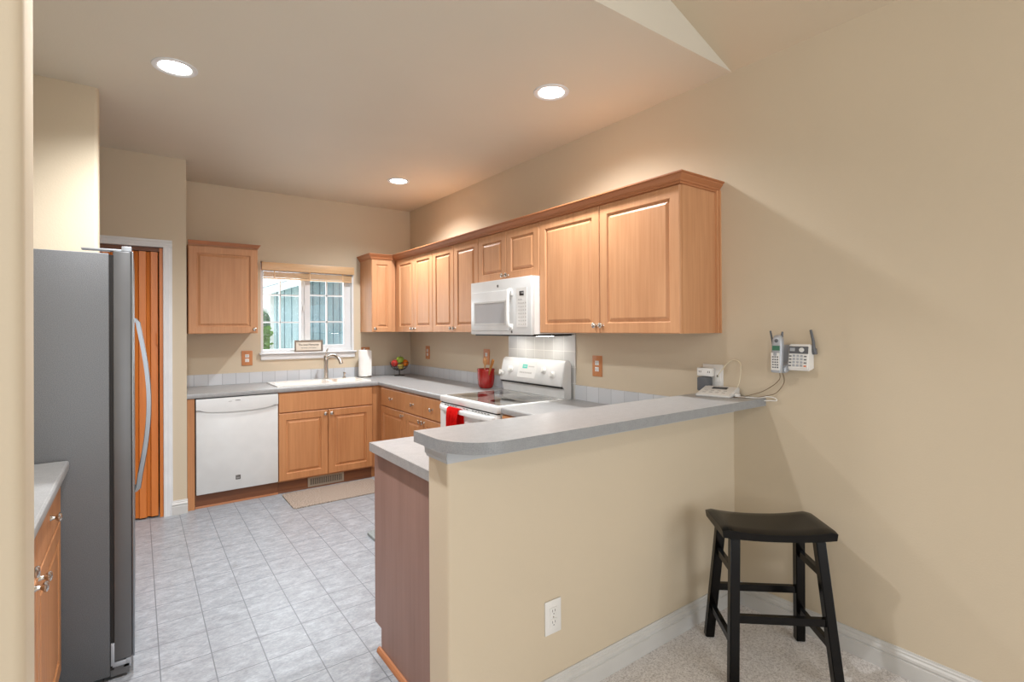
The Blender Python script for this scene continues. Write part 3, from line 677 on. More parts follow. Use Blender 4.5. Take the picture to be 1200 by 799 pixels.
# deck made of strips around the bowls
b = B(); X0, X1, Y0, Y1 = -.42, .42, -.235, .235
bowls = [(-.39, .06, -.205, .135), (.09, .39, -.205, .135)]
for a in ((X0, X1, Y0, -.200), (X0, X1, .130, Y1), (X0, -.385, -.200, .130), (.055, .095, -.200, .130), (.385, X1, -.200, .130)): bx(b, *a, .0005, .010)
obj('sink_deck', b, M['sinkw'], sk)
for q in bowls:
    b = B(); bowl(b, *q, .17); obj('bowl', b, M['sinkw'], sk, 50)
fc = thing('faucet', 'single handle brushed nickel faucet standing behind the sink', 'faucet', (-.985, -.155, .924))
b = B(); lathe(b, [(0, 0), (.030, 0), (.030, .006), (.022, .012), (.020, .16), (.023, .175), (.023, .215), (.018, .235), (0, .240)], seg=24); obj('body', b, M['nickel'], fc, 40)
b = B(); sweep(b, spline([(0, 0, .20), (.035, -.05, .232), (.075, -.10, .222), (.10, -.135, .180), (.105, -.145, .155)]), [.017]*8+[.018]*16+[.020]*9, 12); obj('spout', b, M['nickel'], fc, 50)
b = B(); sweep(b, [(0, 0, .235), (.002, .004, .255), (.012, .0, .285), (.02, -.004, .305)], [.010, .009, .008, .006], 10); obj('lever', b, M['nickel'], fc, 50)
sd = thing('soap_dispenser', 'short nickel soap dispenser beside the faucet', 'dispenser', (-.80, -.145, .924))
b = B(); lathe(b, [(0, 0), (.020, 0), (.018, .008), (.009, .012), (.009, .045), (.012, .048), (.011, .058), (0, .060)]); obj('pump_body', b, M['nickel'], sd, 40)
b = B(); sweep(b, [(0, 0, .052), (0, -.02, .054), (0, -.038, .048)], .005, 8); obj('nozzle', b, M['nickel'], sd, 50)

# ------------------------------------------------------------------ sign on the sill
sg = thing('framed_sign', 'small framed sign with lettering propped on the window sill', 'sign', (-1.112, -.012, 1.1945))
b = B(); w, h = .136, .116
bx(b, -w, w, -.010, .006, 0, .014); bx(b, -w, w, -.010, .006, h-.014, h); bx(b, -w, -w+.014, -.010, .006, .014, h-.014); bx(b, w-.014, w, -.010, .006, .014, h-.014)
obj('frame', b, M['signframe'], sg)
box('sign_face', M['signface'], -w+.014, w-.014, -.003, .003, .014, h-.014, sg)
text('lettering', 'The best Memories', .029, M['ink'], sg, (0, -.004, .070), (PI/2, 0, 0), .0004, .86)
text('lettering', 'are made in the kitchen', .014, M['ink'], sg, (0, -.004, .040), (PI/2, 0, 0), .0003, 1.1)

# ------------------------------------------------------------------ paper towel, fruit bowl, crock
pt = thing('paper_towel_holder', 'upright roll of white paper towels on a holder at the corner', 'paper towels', (-.585, -.13, .914))
b = B(); lathe(b, [(0, 0), (.075, 0), (.075, .006), (.012, .010), (.010, .30), (0, .302)], seg=32); obj('stand', b, M['nickel'], pt, 40)
b = B(); lathe(b, [(.020, .012), (.056, .012), (.058, .014), (.058, .283), (.056, .285), (.020, .285), (.020, .012)], seg=40)
bx(b, .0, .056, -.0590, -.0575, .02, .28); obj('paper_roll', b, M['paper'], pt, 40)
FB = Vector((-.225, -.20, .914))
fb = thing('fruit_basket', 'dark wire pedestal basket of fruit in the counter corner', 'fruit basket', FB)
b = B()
for rr, z in ((.098, .145), (.088, .105), (.066, .075), (.035, .062)):
    sweep(b, [(rr*math.cos(2*PI*k/28), rr*math.sin(2*PI*k/28), z) for k in range(28)], .0022, 6, True)
for k in range(12):
    a = 2*PI*k/12; sweep(b, [(r*math.cos(a), r*math.sin(a), z) for r, z in ((.100, .147), (.090, .105), (.066, .075), (.020, .060))], .0018, 6)
obj('wire_basket', b, M['wire'], fb)
b = B(); sweep(b, [(0, 0, .062), (0, 0, .01)], .005, 10); sweep(b, [(.055*math.cos(2*PI*k/24), .055*math.sin(2*PI*k/24), .003) for k in range(24)], .003, 6, True)
for k in range(3):
    a = 2*PI*k/3; sweep(b, [(0, 0, .012), (.03*math.cos(a), .03*math.sin(a), .006), (.055*math.cos(a), .055*math.sin(a), .003)], .003, 6)
obj('pedestal', b, M['wire'], fb)
def fruit(name, label, cat, off, r, mat, kind='apple'):
    t = thing(name, label, cat, FB+Vector(off))
    b = B()
    if kind == 'apple': pf = [(0, -.80*r), (.25*r, -.88*r), (.62*r, -.70*r), (.92*r, -.2*r), (1.0*r, .2*r), (.85*r, .65*r), (.5*r, .86*r), (.22*r, .82*r), (0, .62*r)]
    elif kind == 'orange': pf = [(r*math.sin(PI*k/12), -r*math.cos(PI*k/12)*.96) for k in range(13)]; pf[0] = (0, -.96*r); pf[-1] = (0, .96*r)
    else: pf = [(0, -r), (.6*r, -.85*r), (.9*r, -.3*r), (.8*r, .4*r), (.45*r, 1.1*r), (.2*r, 1.35*r), (0, 1.4*r)]
    lathe(b, pf, seg=24); 
    if kind == 'avocado': tr(b, Matrix.Rotation(R(80), 4, 'Y') @ Matrix.Rotation(R(20), 4, 'X'))
    obj('flesh' if kind != 'orange' else 'peel', b, mat, t, 80)
    b = B(); sweep(b, [(0, 0, .6*r), (.002, 0, .95*r), (.005, .002, 1.12*r)] if kind == 'apple' else [(0, 0, .94*r), (0, 0, 1.0*r)], .0018 if kind == 'apple' else .004, 6); obj('stem', b, M['bark'], t)
    return t
fruit('apple', 'red apple at the left side of the wire fruit basket', 'apple', (-.054, .004, .130), .038, M['apple_r'])
fruit('apple', 'bright green apple on top in the middle of the fruit basket', 'apple', (-.002, -.026, .172), .040, M['apple_g'])
fruit('apple', 'yellowish apple low in the middle of the fruit basket', 'apple', (.002, -.034, .100), .035, M['apple_y'])
fruit('orange', 'orange at the right side of the wire fruit basket', 'orange', (.058, -.012, .134), .040, M['orange'], 'orange')
fruit('apple', 'dark red apple at the back left of the fruit basket', 'apple', (-.030, .045, .142), .032, M['apple_r'])
fruit('avocado', 'dark avocado at the back right of the fruit basket', 'avocado', (.035, .045, .150), .030, M['avo'], 'avocado')
CK = Vector((-.125, -1.745, .914))
ck = thing('utensil_crock', 'glossy red crock of wooden utensils on the counter left of the range', 'crock', CK)
b = B(); lathe(b, [(0, 0), (.046, 0), (.058, .010), (.068, .035), (.073, .08), (.075, .148), (.077, .160), (.074, .164), (.070, .160), (.067, .08), (.055, .02), (0, .012)], seg=40); obj('pot', b, M['red'], ck, 50)
def utensil(name, label, p0, p1, mat, kind):
    p0, p1 = Vector(p0), Vector(p1); L = (p1-p0).length; t = thing(name, label, 'utensil', CK+p0)
    q = (p1-p0).to_track_quat('Z', 'Y').to_matrix().to_4x4()
    b = B()
    if kind == 'spoon':
        lathe(b, [(0, 0), (.006, .002), (.006, L*.62), (.010, L*.70), (.030, L*.80), (.032, L*.90), (.024, L*.97), (0, L)], seg=16)
        for v in b.verts: v.co.x *= .30 if v.co.z > L*.68 else 1
    else:
        lathe(b, [(0, 0), (.006, .002), (.008, L*.45), (.014, L*.65), (.018, L*.90), (.015, L*.98), (0, L)], seg=14)
        for v in b.verts: v.co.x *= .5
    tr(b, q); obj('handle_and_head', b, mat, t, 50); return t
utensil('wooden_spoon', 'pale wooden spoon with a broad head leaning left in the red crock', (.0, .03, .016), (.0, .012, .262), M['spoon'], 'spoon')
utensil('wooden_utensil', 'darker wooden utensil handle standing in the middle of the red crock', (.005, .015, .016), (.01, -.092, .248), M['spoond'], 'stick')
utensil('wooden_utensil', 'honey brown wooden utensil handle leaning right in the red crock', (-.015, -.01, .018), (-.02, -.140, .250), M['spoond'], 'stick')

# ------------------------------------------------------------------ range
RY0, RY1 = -1.938, -2.697; RW = RY0-RY1
rg = thing('kitchen_range', 'white freestanding electric range with a glass cooktop', 'range', (0, RY0, 0), RR)
FX = .655
b = B(); bx(b, .002, RW-.002, -.03, -FX+.03, .03, .895); obj('range_body', b, M['white'], rg)
b = B(); bx(b, 0, RW, -.045, -FX-.012, .874, .920, .008); obj('cooktop_frame', b, M['white'], rg, 40)
ct = box('cooktop_glass', M['cooktop'], .035, RW-.035, -.125, -FX+.03, .9202, .9225, rg)
for x, y, r in ((.20, -.48, .10), (.56, -.48, .085), (.20, -.24, .075), (.56, -.24, .10)):
    b = B(); lathe(b, [(0, .9226), (r*.97, .9226), (r, .9228), (0, .9231)], (x, y, 0), seg=40); obj('burner', b, M['burner'], ct)
# oven door, curved top handle, drawer
b = B(); bx(b, .006, RW-.006, -FX+.028, -FX-.012, .235, .866, .006); od = obj('oven_door', b, M['white'], rg, 40)
box('oven_window', M['black'], .14, RW-.14, -FX-.0125, -FX-.0145, .42, .66, od)
b = B(); N = 20
def hp(t): return Vector((.035+(RW-.07)*t, -FX-.018-.030*math.sin(PI*t)**.35 if 0 < t < 1 else -FX-.010, .838))
ring_prev = None
for k in range(N+1):
    p = hp(k/N); ring = [b.verts.new(p+Vector(o)) for o in ((0, .010, -.016), (0, -.008, -.014), (0, -.010, .010), (0, -.004, .016), (0, .012, .016))]
    if ring_prev:
        for j in range(5): b.faces.new((ring_prev[j], ring_prev[(j+1) % 5], ring[(j+1) % 5], ring[j]))
    else: b.faces.new(ring)
    ring_prev = ring
b.faces.new(ring_prev[::-1])
for x in (.02, RW-.06): bx(b, x, x+.04, -FX-.010, -FX-.026, .822, .854, .005)
obj('door_handle', b, M['white'], od, 50)
b = B()
for k in range(16):
    if k in (5, 6, 9): continue
    x = .08+k*.038; bx(b, x, x+.024, -FX-.0122, -FX-.0140, .858, .8625)
obj('vent_slots', b, M['ink'], od)
box('vent_gap', M['dark'], .012, RW-.012, -FX+.02, -FX-.004, .8665, .8735, rg)
b = B(); bx(b, .006, RW-.006, -FX+.028, -FX-.010, .05, .228, .008); obj('storage_drawer', b, M['white'], rg, 40)
# backguard: slanted console
b = B(); pf = [(-.022, .90), (-.022, 1.150), (-.032, 1.172), (-.050, 1.182), (-.078, 1.180), (-.090, 1.168), (-.120, 1.030), (-.122, 1.012), (-.098, 1.006), (-.098, .90)]
pf = [(-.022, .90), (-.022, 1.160), (-.040, 1.182), (-.062, 1.186), (-.078, 1.180), (-.088, 1.166), (-.124, 1.022), (-.120, 1.006), (-.092, 1.000), (-.088, .921)]
A_ = [b.verts.new((.004, y, z)) for y, z in pf]; B_ = [b.verts.new((RW-.004, y, z)) for y, z in pf]; b.faces.new(A_); b.faces.new(B_[::-1])
for i in range(len(pf)): b.faces.new((A_[i], A_[(i+1) % len(pf)], B_[(i+1) % len(pf)], B_[i]))
bmesh.ops.bevel(b, geom=[e for e in b.edges if abs(e.verts[0].co.x-e.verts[1].co.x) < 1e-5], offset=.006, segments=3, affect='EDGES')
bk = obj('backguard', b, M['white'], rg, 40)
box('console_gap', M['dark'], .012, RW-.012, -.0905, -.112, .992, .9995, bk)
tilt = math.atan2(.036, .144)
def on_console(u, s):   # s = 0 bottom .. 1 top
    return Vector((u, -.124+.036*s-.0008, 1.022+.144*s))
nrm = Vector((0, -.144, .036)).normalized()
for u, s in ((.030, .28), (.140, .50), (.545, .60), (.650, .42)):
    b = B(); p = on_console(u, s); lathe(b, [(0, 0), (.026, 0), (.026, .004), (.019, .008), (.017, .022), (0, .024)], p, nrm, seg=24)
    kb = obj('knob', b, M['white2'], bk, 40)
    b = B(); q = Matrix.Translation(p+nrm*.020) @ nrm.to_track_quat('Z', 'Y').to_matrix().to_4x4() @ Matrix.Rotation(R(8), 4, 'Z')
    bx(b, -.005, .005, -.020, .020, 0, .010, .002); tr(b, q); obj('grip', b, M['white2'], kb, 40)
    b = B(); q = Matrix.Translation(on_console(u, s)-nrm*.0) @ nrm.to_track_quat('Z', 'Y').to_matrix().to_4x4()
    for k in range(9):
        a = R(-120+k*30); bx(b, .032*math.cos(a)-.0012, .032*math.cos(a)+.0012, .032*math.sin(a)-.0012, .032*math.sin(a)+.0012, .0, .0012)
    tr(b, q); obj('dial_marks', b, M['handletrim'], bk)
q = nrm.to_track_quat('Z', 'Y').to_matrix().to_4x4()
def plate(u0, u1, s0, s1, th, mat, name, par):
    b = B(); P = [on_console(u, s) for u, s in ((u0, s0), (u1, s0), (u1, s1), (u0, s1))]
    A_ = [b.verts.new(p) for p in P]; B_ = [b.verts.new(p+nrm*th) for p in P]; b.faces.new(A_[::-1]); b.faces.new(B_)
    for i in range(4): b.faces.new((A_[i], A_[(i+1) % 4], B_[(i+1) % 4], B_[i]))
    return obj(name, b, mat, par)
cp = plate(.235, .455, .14, .90, .0008, M['white2'], 'control_panel', bk)
plate(.288, .345, .62, .82, .0022, M['teal'], 'clock_display', cp)
b = B(); text('lettering', '12:36', .018, M['white2'], cp, on_console(.3165, .72)+nrm*.0026, (PI/2-tilt, 0, 0), .0003)
for k in range(7): plate(.262+k*.022, .276+k*.022, .36, .44, .0020, M['handletrim'], 'button', cp)
plate(.36, .43, .70, .76, .0018, M['handletrim'], 'button', cp)
# red towel over the oven handle
tw = B(); N = 14; hx0, hx1 = .205, .365; base = None
cols = []
for i in range(N+1):
    u = hx0+(hx1-hx0)*i/N; wv = .007*math.sin(i*2.1)+.003*math.sin(i*3.7); px = []
    for yy, zz in ((-FX-.018, .60), (-FX-.017, .70), (-FX-.019, .80), (-FX-.030, .858), (-FX-.046, .864), (-FX-.066, .852), (-FX-.074, .79), (-FX-.074, .70), (-FX-.072, .60), (-FX-.070, .52), (-FX-.069, .47)):
        w2 = wv*(1 if yy < -FX-.06 else .15); px.append(tw.verts.new((u+(.004*math.sin(zz*30) if zz < .7 else 0), yy-abs(w2), zz)))
    cols.append(px)
for i in range(N):
    for k in range(len(cols[0])-1): tw.faces.new((cols[i][k], cols[i+1][k], cols[i+1][k+1], cols[i][k+1]))
bmesh.ops.solidify(tw, geom=tw.faces[:], thickness=.004)
t = obj('dish_towel', tw, M['redcloth'], smooth=60); t.location = (0, RY0, 0); t.rotation_euler = (0, 0, RR)
tag(t, 'bright red knitted dish towel hanging over the oven handle', 'towel')

# ------------------------------------------------------------------ microwave
MW0 = -1.955; MW = .757; MD = .400
mw = thing('microwave', 'white over the range microwave below the short cabinet', 'microwave', (0, MW0, 0), RR)
z0, z1 = 1.372, 1.767
b = B(); bx(b, 0, MW, -.003, -MD+.028, z0+.004, z1); obj('microwave_body', b, M['white2'], mw)
b = B(); bx(b, 0, MW, -MD+.029, -MD, z0, z1, .006); fp = obj('front_panel', b, M['white'], mw, 40)
b = B(); bx(b, .018, .505, -MD-.0005, -MD-.010, z0+.028, z1-.080, .004); md = obj('microwave_door', b, M['white'], mw, 40)
def frame(b, x0, x1, z0, z1, y, w, t):
    bx(b, x0, x1, y, y-t, z0, z0+w); bx(b, x0, x1, y, y-t, z1-w, z1); bx(b, x0, x0+w, y, y-t, z0+w, z1-w); bx(b, x1-w, x1, y, y-t, z0+w, z1-w)
box('window', M['mwglass'], .078, .470, -MD-.0102, -MD-.0115, z0+.082, z1-.165, md, label='grey tinted microwave window')
b = B(); frame(b, .066, .482, z0+.070, z1-.153, -MD-.0101, .012, .003); obj('window_frame', b, M['handletrim'], md)
b = B(); sweep(b, spline([(.540, -MD-.002, z0+.055), (.540, -MD-.030, z0+.07), (.540, -MD-.036, z0+.17), (.540, -MD-.030, z1-.10), (.540, -MD-.002, z1-.085)]), .013, 12)
bx(b, .524, .556, -MD, -MD-.012, z0+.035, z0+.075, .004); bx(b, .524, .556, -MD, -MD-.012, z1-.125, z1-.085, .004)
obj('door_handle', b, M['white2'], mw, 50)
cp = box('control_panel', M['white2'], .600, .715, -MD-.0003, -MD-.003, z0+.055, z1-.075, mw)
box('display', M['black'], .634, .682, -MD-.0032, -MD-.0042, z1-.128, z1-.098, cp)
text('lettering', '1:36', .018, M['white'], cp, (.666, -MD-.0045, z1-.110), (PI/2, 0, 0), .0003)
for r_ in range(8):
    for c_ in range(4):
        if r_ == 0 and c_ > 1: continue
        x = .622+c_*.024; z = z1-.150-r_*.024; box('button', M['handletrim'], x, x+.014, -MD-.0032, -MD-.0040, z-.008, z, cp)
b = B(); lathe(b, [(0, 0), (.010, 0), (.010, .002), (0, .0025)], (.371, -MD, z1-.045), (0, -1, 0), 20); obj('round_badge', b, M['badge'], mw)
b = B(); lathe(b, [(0, 0), (.009, 0), (.009, .002), (0, .0025)], (.540, -MD, z0+.020), (0, -1, 0), 20); obj('round_badge', b, M['badge'], mw)
b = B(); bx(b, .02, MW-.02, -.02, -MD+.03, z0-.010, z0+.0038); obj('underside_grille', b, M['black'], mw)

for x in (.10, .54): b = B(); bx(b, x, x+.12, -.20, -.12, z0-.014, z0-.0101, .001); obj('surface_lamp', b, M['lamp'], mw)
l = D.lights.new('surface_lamp_light', 'AREA'); l.shape = 'RECTANGLE'; l.size = .5; l.size_y = .06; l.energy = 0.55; l.color = (1.0, .92, .80)
o = D.objects.new('surface_lamp_light', l); COL.objects.link(o); o.parent = mw; o.location = (.38, -.16, z0-.016)

# ------------------------------------------------------------------ refrigerator
FY0, FY1 = -2.735, -1.84
fr = thing('refrigerator', 'tall grey side by side refrigerator at the left', 'refrigerator', (-2.59, FY0, 0))
FD = FY1-FY0
b = B(); bx(b, -.76, -.002, 0, FD, .02, 1.730, .004); obj('fridge_body', b, M['fside'], fr, 40)
box('hinge_gap', M['dark'], -.0018, .010, .006, FD-.006, .04, 1.725, fr)
for y0, y1, lab in ((.0, FD*.44-.003, 'near'), (FD*.44+.003, FD, 'far')):
    b = B(); bx(b, .0102, .070, y0, y1, .075, 1.742, .006); d = obj('fridge_door', b, M['fdoor'], fr, 40)
    b = B(); bx(b, .0702, .078, y0, y1, .075, 1.742, .003); obj('stainless_skin', b, M['steel'], d, 40, label='stainless front skin')
    yh = FD*.44+(-.035 if lab == 'near' else .035)
    b = B(); pts = [(.076, 0, .66), (.092, 0, .675)]+[(.092+.042*math.sin(PI*k/16), 0, .69+(1.45-.69)*k/16) for k in range(1, 16)]+[(.092, 0, 1.455), (.076, 0, 1.475)]
    prev = None
    for p in pts:
        ring = [b.verts.new((p[0]+a, yh+c, p[2])) for a, c in ((-.009, -.012), (.007, -.012), (.010, -.006), (.010, .006), (.007, .012), (-.009, .012))]
        if prev:
            for j in range(6): b.faces.new((prev[j], prev[(j+1) % 6], ring[(j+1) % 6], ring[j]))
        else: b.faces.new(ring)
        prev = ring
    b.faces.new(prev[::-1]); obj('door_handle', b, M['steel'], d, 60, label='long bowed steel door handle')
b = B(); bx(b, -.09, .045, .012, .06, 1.743, 1.750, .002); bx(b, .038, .072, .010, .050, 1.7425, 1.764, .003); obj('hinge_cover', b, M['silverpl'], fr, 40)
b = B(); bx(b, .005, .050, .004, .05, .050, .070, .002); bx(b, .040, .066, .01, .05, .036, .070, .002); bx(b, .0, .012, .0, .03, .06, .15, .001); obj('bottom_hinge', b, M['silverpl'], fr, 40)
box('base_grille', M['fdoor'], -.001, .060, .01, FD-.01, .012, .048, fr)
for x in (-.70, -.05):
    for y in (.06, FD-.06):
        b = B(); cyl(b, (x, y, 0), (x, y, .022), .022, seg=14); obj('foot', b, M['black'], fr)

# ------------------------------------------------------------------ outlets and wall plates
def outlet(name, label, loc, rz, plate_mat, w=.072, h=.116, cover=True, group=None):
    t = thing(name, label, 'outlet', loc, rz, group)
    b = B(); bx(b, -w/2, w/2, -.006, -.0003, -h/2, h/2, .002); obj('cover_plate', b, plate_mat, t, 40)
    for s in (-1, 1):
        b = B(); bx(b, -.017, .017, -.0085, -.0061, s*.021-.015, s*.021+.015, .0012); r_ = obj('receptacle', b, M['white2'], t, 40)
        b = B()
        for x in (-.007, .005): bx(b, x, x+.0022, -.0089, -.0086, s*.021-.001, s*.021+.008)
        cyl(b, (0, -.0086, s*.021-.008), (0, -.0089, s*.021-.008), .0022, seg=10); obj('slots', b, M['ink'], r_)
    b = B(); cyl(b, (0, -.0061, 0), (0, -.0072, 0), .003, seg=12); obj('screw', b, M['nickel'], t); return t
outlet('wall_outlet', 'white outlet on the half wall low above the carpet', (-1.243, WY0, .335), 0, M['white2'], .078, .125)
M['oak'] = wood('oak_cover_plate', srgb(206, 140, 92), srgb(178, 112, 66), scale=2)
outlet('wood_outlet_plate', 'wood framed outlet on the back wall left of the window', (-1.667, 0, 1.150), 0, M['oak'], .092, .138)
outlet('wood_outlet_plate', 'wood framed outlet on the right wall below the corner cabinets', (0, -.430, 1.165), RR, M['oak'], .092, .138)
outlet('wood_outlet_plate', 'wood framed outlet behind the red utensil crock', (0, -1.570, 1.165), RR, M['oak'], .092, .138)
outlet('wood_outlet_plate', 'wood framed outlet on the right wall between range and bar', (0, -2.924, 1.160), RR, M['oak'], .088, .140)
outlet('wood_outlet_plate', 'wood edged outlet mostly hidden behind the paper towel roll', (-.525, 0, 1.155), 0, M['oak'], .092, .138)
# two-gang plate with adapter above the bar
wp = thing('wall_plate', 'wide white wall plate at the end of the bar', 'outlet', (0, -3.782, 1.158), RR)
b = B(); bx(b, -.060, .060, -.006, -.0003, -.060, .060, .002); obj('cover_plate', b, M['white2'], wp, 40)
b = B(); bx(b, .012, .048, -.009, -.0061, -.034, .034, .001); obj('jack_insert', b, M['white2'], wp, 40)
b = B(); bx(b, .026, .034, -.0096, -.0091, -.006, .004); obj('jack_opening', b, M['black'], wp)
ad = thing('outlet_adapter', 'white plug in outlet adapter on the wide wall plate', 'adapter', (-.0065, -3.757, 1.175), RR)
b = B(); bx(b, -.048, .038, -.036, 0, -.022, .024, .006); obj('adapter_body', b, M['white2'], ad, 40)
b = B()
for x in (-.034, .018):
    for s in (0, .010): bx(b, x+s, x+s+.003, -.0368, -.0362, -.002, .008)
obj('slots', b, M['ink'], ad)
pa = thing('power_adapter', 'dark grey power adapter plugged in just above the bar', 'adapter', (-.012, -3.757, 1.110), RR)
b = B(); bx(b, -.034, .030, -.052, 0, -.034, .041, .008); obj('adapter_body', b, M['greypl'], pa, 40)

# ------------------------------------------------------------------ answering machine on the bar
am = thing('answering_machine', 'white slanted answering machine with a dark display on the bar', 'answering machine', (-.100, -3.868, 1.067), R(-78))
b = B(); q = [(-.075, .0), (-.078, .010), (.060, .042), (.078, .040), (.080, .0)]
A_ = [b.verts.new((-.085, y, z)) for y, z in q]; B_ = [b.verts.new((.085, y, z)) for y, z in q]; b.faces.new(A_); b.faces.new(B_[::-1])
for i in range(5): b.faces.new((A_[i], A_[(i+1) % 5], B_[(i+1) % 5], B_[i]))
bmesh.ops.bevel(b, geom=b.edges[:], offset=.004, segments=2, affect='EDGES'); obj('case', b, M['white2'], am, 40)
def slope_box(name, x0, x1, y0, y1, mat, par, th=.0012):
    b = B(); f_ = lambda y: .010+(y+.078)*.032/.138+.0002
    A_ = [b.verts.new((x, y, f_(y))) for x, y in ((x0, y0), (x1, y0), (x1, y1), (x0, y1))]; B_ = [b.verts.new((v.co.x, v.co.y, v.co.z+th)) for v in A_]
    b.faces.new(A_[::-1]); b.faces.new(B_)
    for i in range(4): b.faces.new((A_[i], A_[(i+1) % 4], B_[(i+1) % 4], B_[i]))
    return obj(name, b, mat, par)
slope_box('display', -.035, .040, .015, .045, M['black'], am)
for k in range(4):
    for j in range(2): slope_box('button', -.060+k*.032, -.044+k*.032, -.045+j*.026, -.033+j*.026, M['handletrim'], am)

# ------------------------------------------------------------------ wall phone
ph = thing('telephone_base', 'silver telephone answering base mounted on the right wall above the bar', 'telephone', (0, -4.212, 1.222), RR)
b = B(); q = [(-.0, .0), (-.052, -.008), (-.060, .0), (-.046, .108), (-.038, .116), (0, .110)]
A_ = [b.verts.new((-.012, y, z)) for y, z in q]; B_ = [b.verts.new((.080, y, z)) for y, z in q]; b.faces.new(A_); b.faces.new(B_[::-1])
for i in range(6): b.faces.new((A_[i], A_[(i+1) % 6], B_[(i+1) % 6], B_[i]))
bmesh.ops.bevel(b, geom=b.edges[:], offset=.005, segments=3, affect='EDGES'); obj('base_body', b, M['white2'], ph, 40)
n2 = Vector((0, -.108, -.032)).normalized()*-1; fn = Vector((0, -.108, .014)).normalized()
def on_face(u, s, o=.0): return Vector((u, -.060+.014*s, .108*s))+fn*o
def fplate(name, u0, u1, s0, s1, mat, par, th=.0022, o=-.001):
    b = B(); P = [on_face(u, s, o) for u, s in ((u0, s0), (u1, s0), (u1, s1), (u0, s1))]
    A_ = [b.verts.new(p) for p in P]; B_ = [b.verts.new(p+fn*th) for p in P]; b.faces.new(A_[::-1]); b.faces.new(B_)
    for i in range(4): b.faces.new((A_[i], A_[(i+1) % 4], B_[(i+1) % 4], B_[i]))
    return obj(name, b, mat, par)
fp_ = fplate('display_band', -.008, .076, .66, .97, M['greypl'], ph)
fplate('lcd', -.004, .018, .76, .90, M['silverpl'], fp_, .0034)
b = B(); lathe(b, [(0, 0), (.011, 0), (.010, .006), (0, .007)], on_face(.048, .82), fn, 20); obj('round_button', b, M['white'], fp_, 40)
for r_ in range(4):
    for c_ in range(5):
        m_ = M['orangebtn'] if (r_ == 0 and c_ == 4) else (M['silverpl'] if c_ in (1, 2, 3) else M['greypl'])
        u = -.006+c_*.0165; s = .12+r_*.135; hgt = .05 if c_ in (0, 4) else .085
        fplate('key', u, u+.010, s, s+hgt, m_, ph, .0036)
b = B(); q = [(0, .0), (-.060, -.022), (-.076, -.018), (-.074, .010), (-.034, .03), (-.022, .110), (0, .11)]
A_ = [b.verts.new((-.080, y, z)) for y, z in q]; B_ = [b.verts.new((-.0125, y, z)) for y, z in q]; b.faces.new(A_); b.faces.new(B_[::-1])
for i in range(7): b.faces.new((A_[i], A_[(i+1) % 7], B_[(i+1) % 7], B_[i]))
bmesh.ops.bevel(b, geom=b.edges[:], offset=.006, segments=3, affect='EDGES'); obj('handset_cradle', b, M['silverpl'], ph, 40)
b = B(); sweep(b, [(.088, -.012, .070), (.088, -.018, .095)], .010, 12); sweep(b, [(.088, -.02, .080), (.085, -.018, .125), (.072, -.015, .180)], [.008, .0065, .0055], 10); obj('antenna', b, M['greypl'], ph, 50)
b = B(); sweep(b, [(-.070, -.060, .05), (-.080, -.058, .12), (-.092, -.055, .176)], [.006, .005, .0045], 10); obj('antenna', b, M['greypl'], ph, 50)
hs = thing('cordless_handset', 'silver cordless handset with a green screen standing in the wall phone cradle', 'telephone handset', (-.038, -4.166, 1.204), RR)
b = B()
secs = [(0, .021, .012), (.006, .0235, .015), (.05, .024, .015), (.10, .024, .015), (.13, .0245, .017), (.155, .022, .017), (.170, .016, .014), (.175, .008, .008)]
prev = None
for z, hw, hd in secs:
    yo = -.052+z*.10
    ring = [b.verts.new((hw*math.copysign(abs(math.cos(a))**.45, math.cos(a)), yo+hd*math.copysign(abs(math.sin(a))**.6, math.sin(a)), z)) for a in [2*PI*(k+.5)/20 for k in range(20)]]
    if prev:
        for k in range(20): b.faces.new((prev[k], prev[(k+1) % 20], ring[(k+1) % 20], ring[k]))
    else: b.faces.new(ring[::-1])
    prev = ring
b.faces.new(prev); obj('handset_body', b, M['silverpl'], hs, 50)
def hy(z): return -.052+z*.10-.0153
box('face_plate', M['white2'], -.019, .019, -.066, -.0655+.003, .012, .092, hs)
box('screen', M['lcd'], -.017, .017, hy(.115)-.002, hy(.115)+.004, .103, .125, hs, label='green phone screen')
b = B(); lathe(b, [(0, 0), (.009, 0), (.008, .003), (0, .004)], (0, hy(.148)-.001, .148), (0, -1, .1), 18); obj('earpiece', b, M['greypl'], hs)
for r_ in range(5):
    for c_ in range(3):
        z = .022+r_*.012; x = -.013+c_*.0105; box('key', M['greypl'], x, x+.006, -.0675, -.0655, z, z+.006, hs)
b = B(); cyl(b, (0, -.064, .086), (0, -.0680, .086), .008, seg=16); obj('navigation_key', b, M['silverpl'], hs)
b = B(); cyl(b, (.014, -.03, .165), (.015, -.026, .190), .006, .0045, 12); obj('stub_antenna', b, M['greypl'], hs)
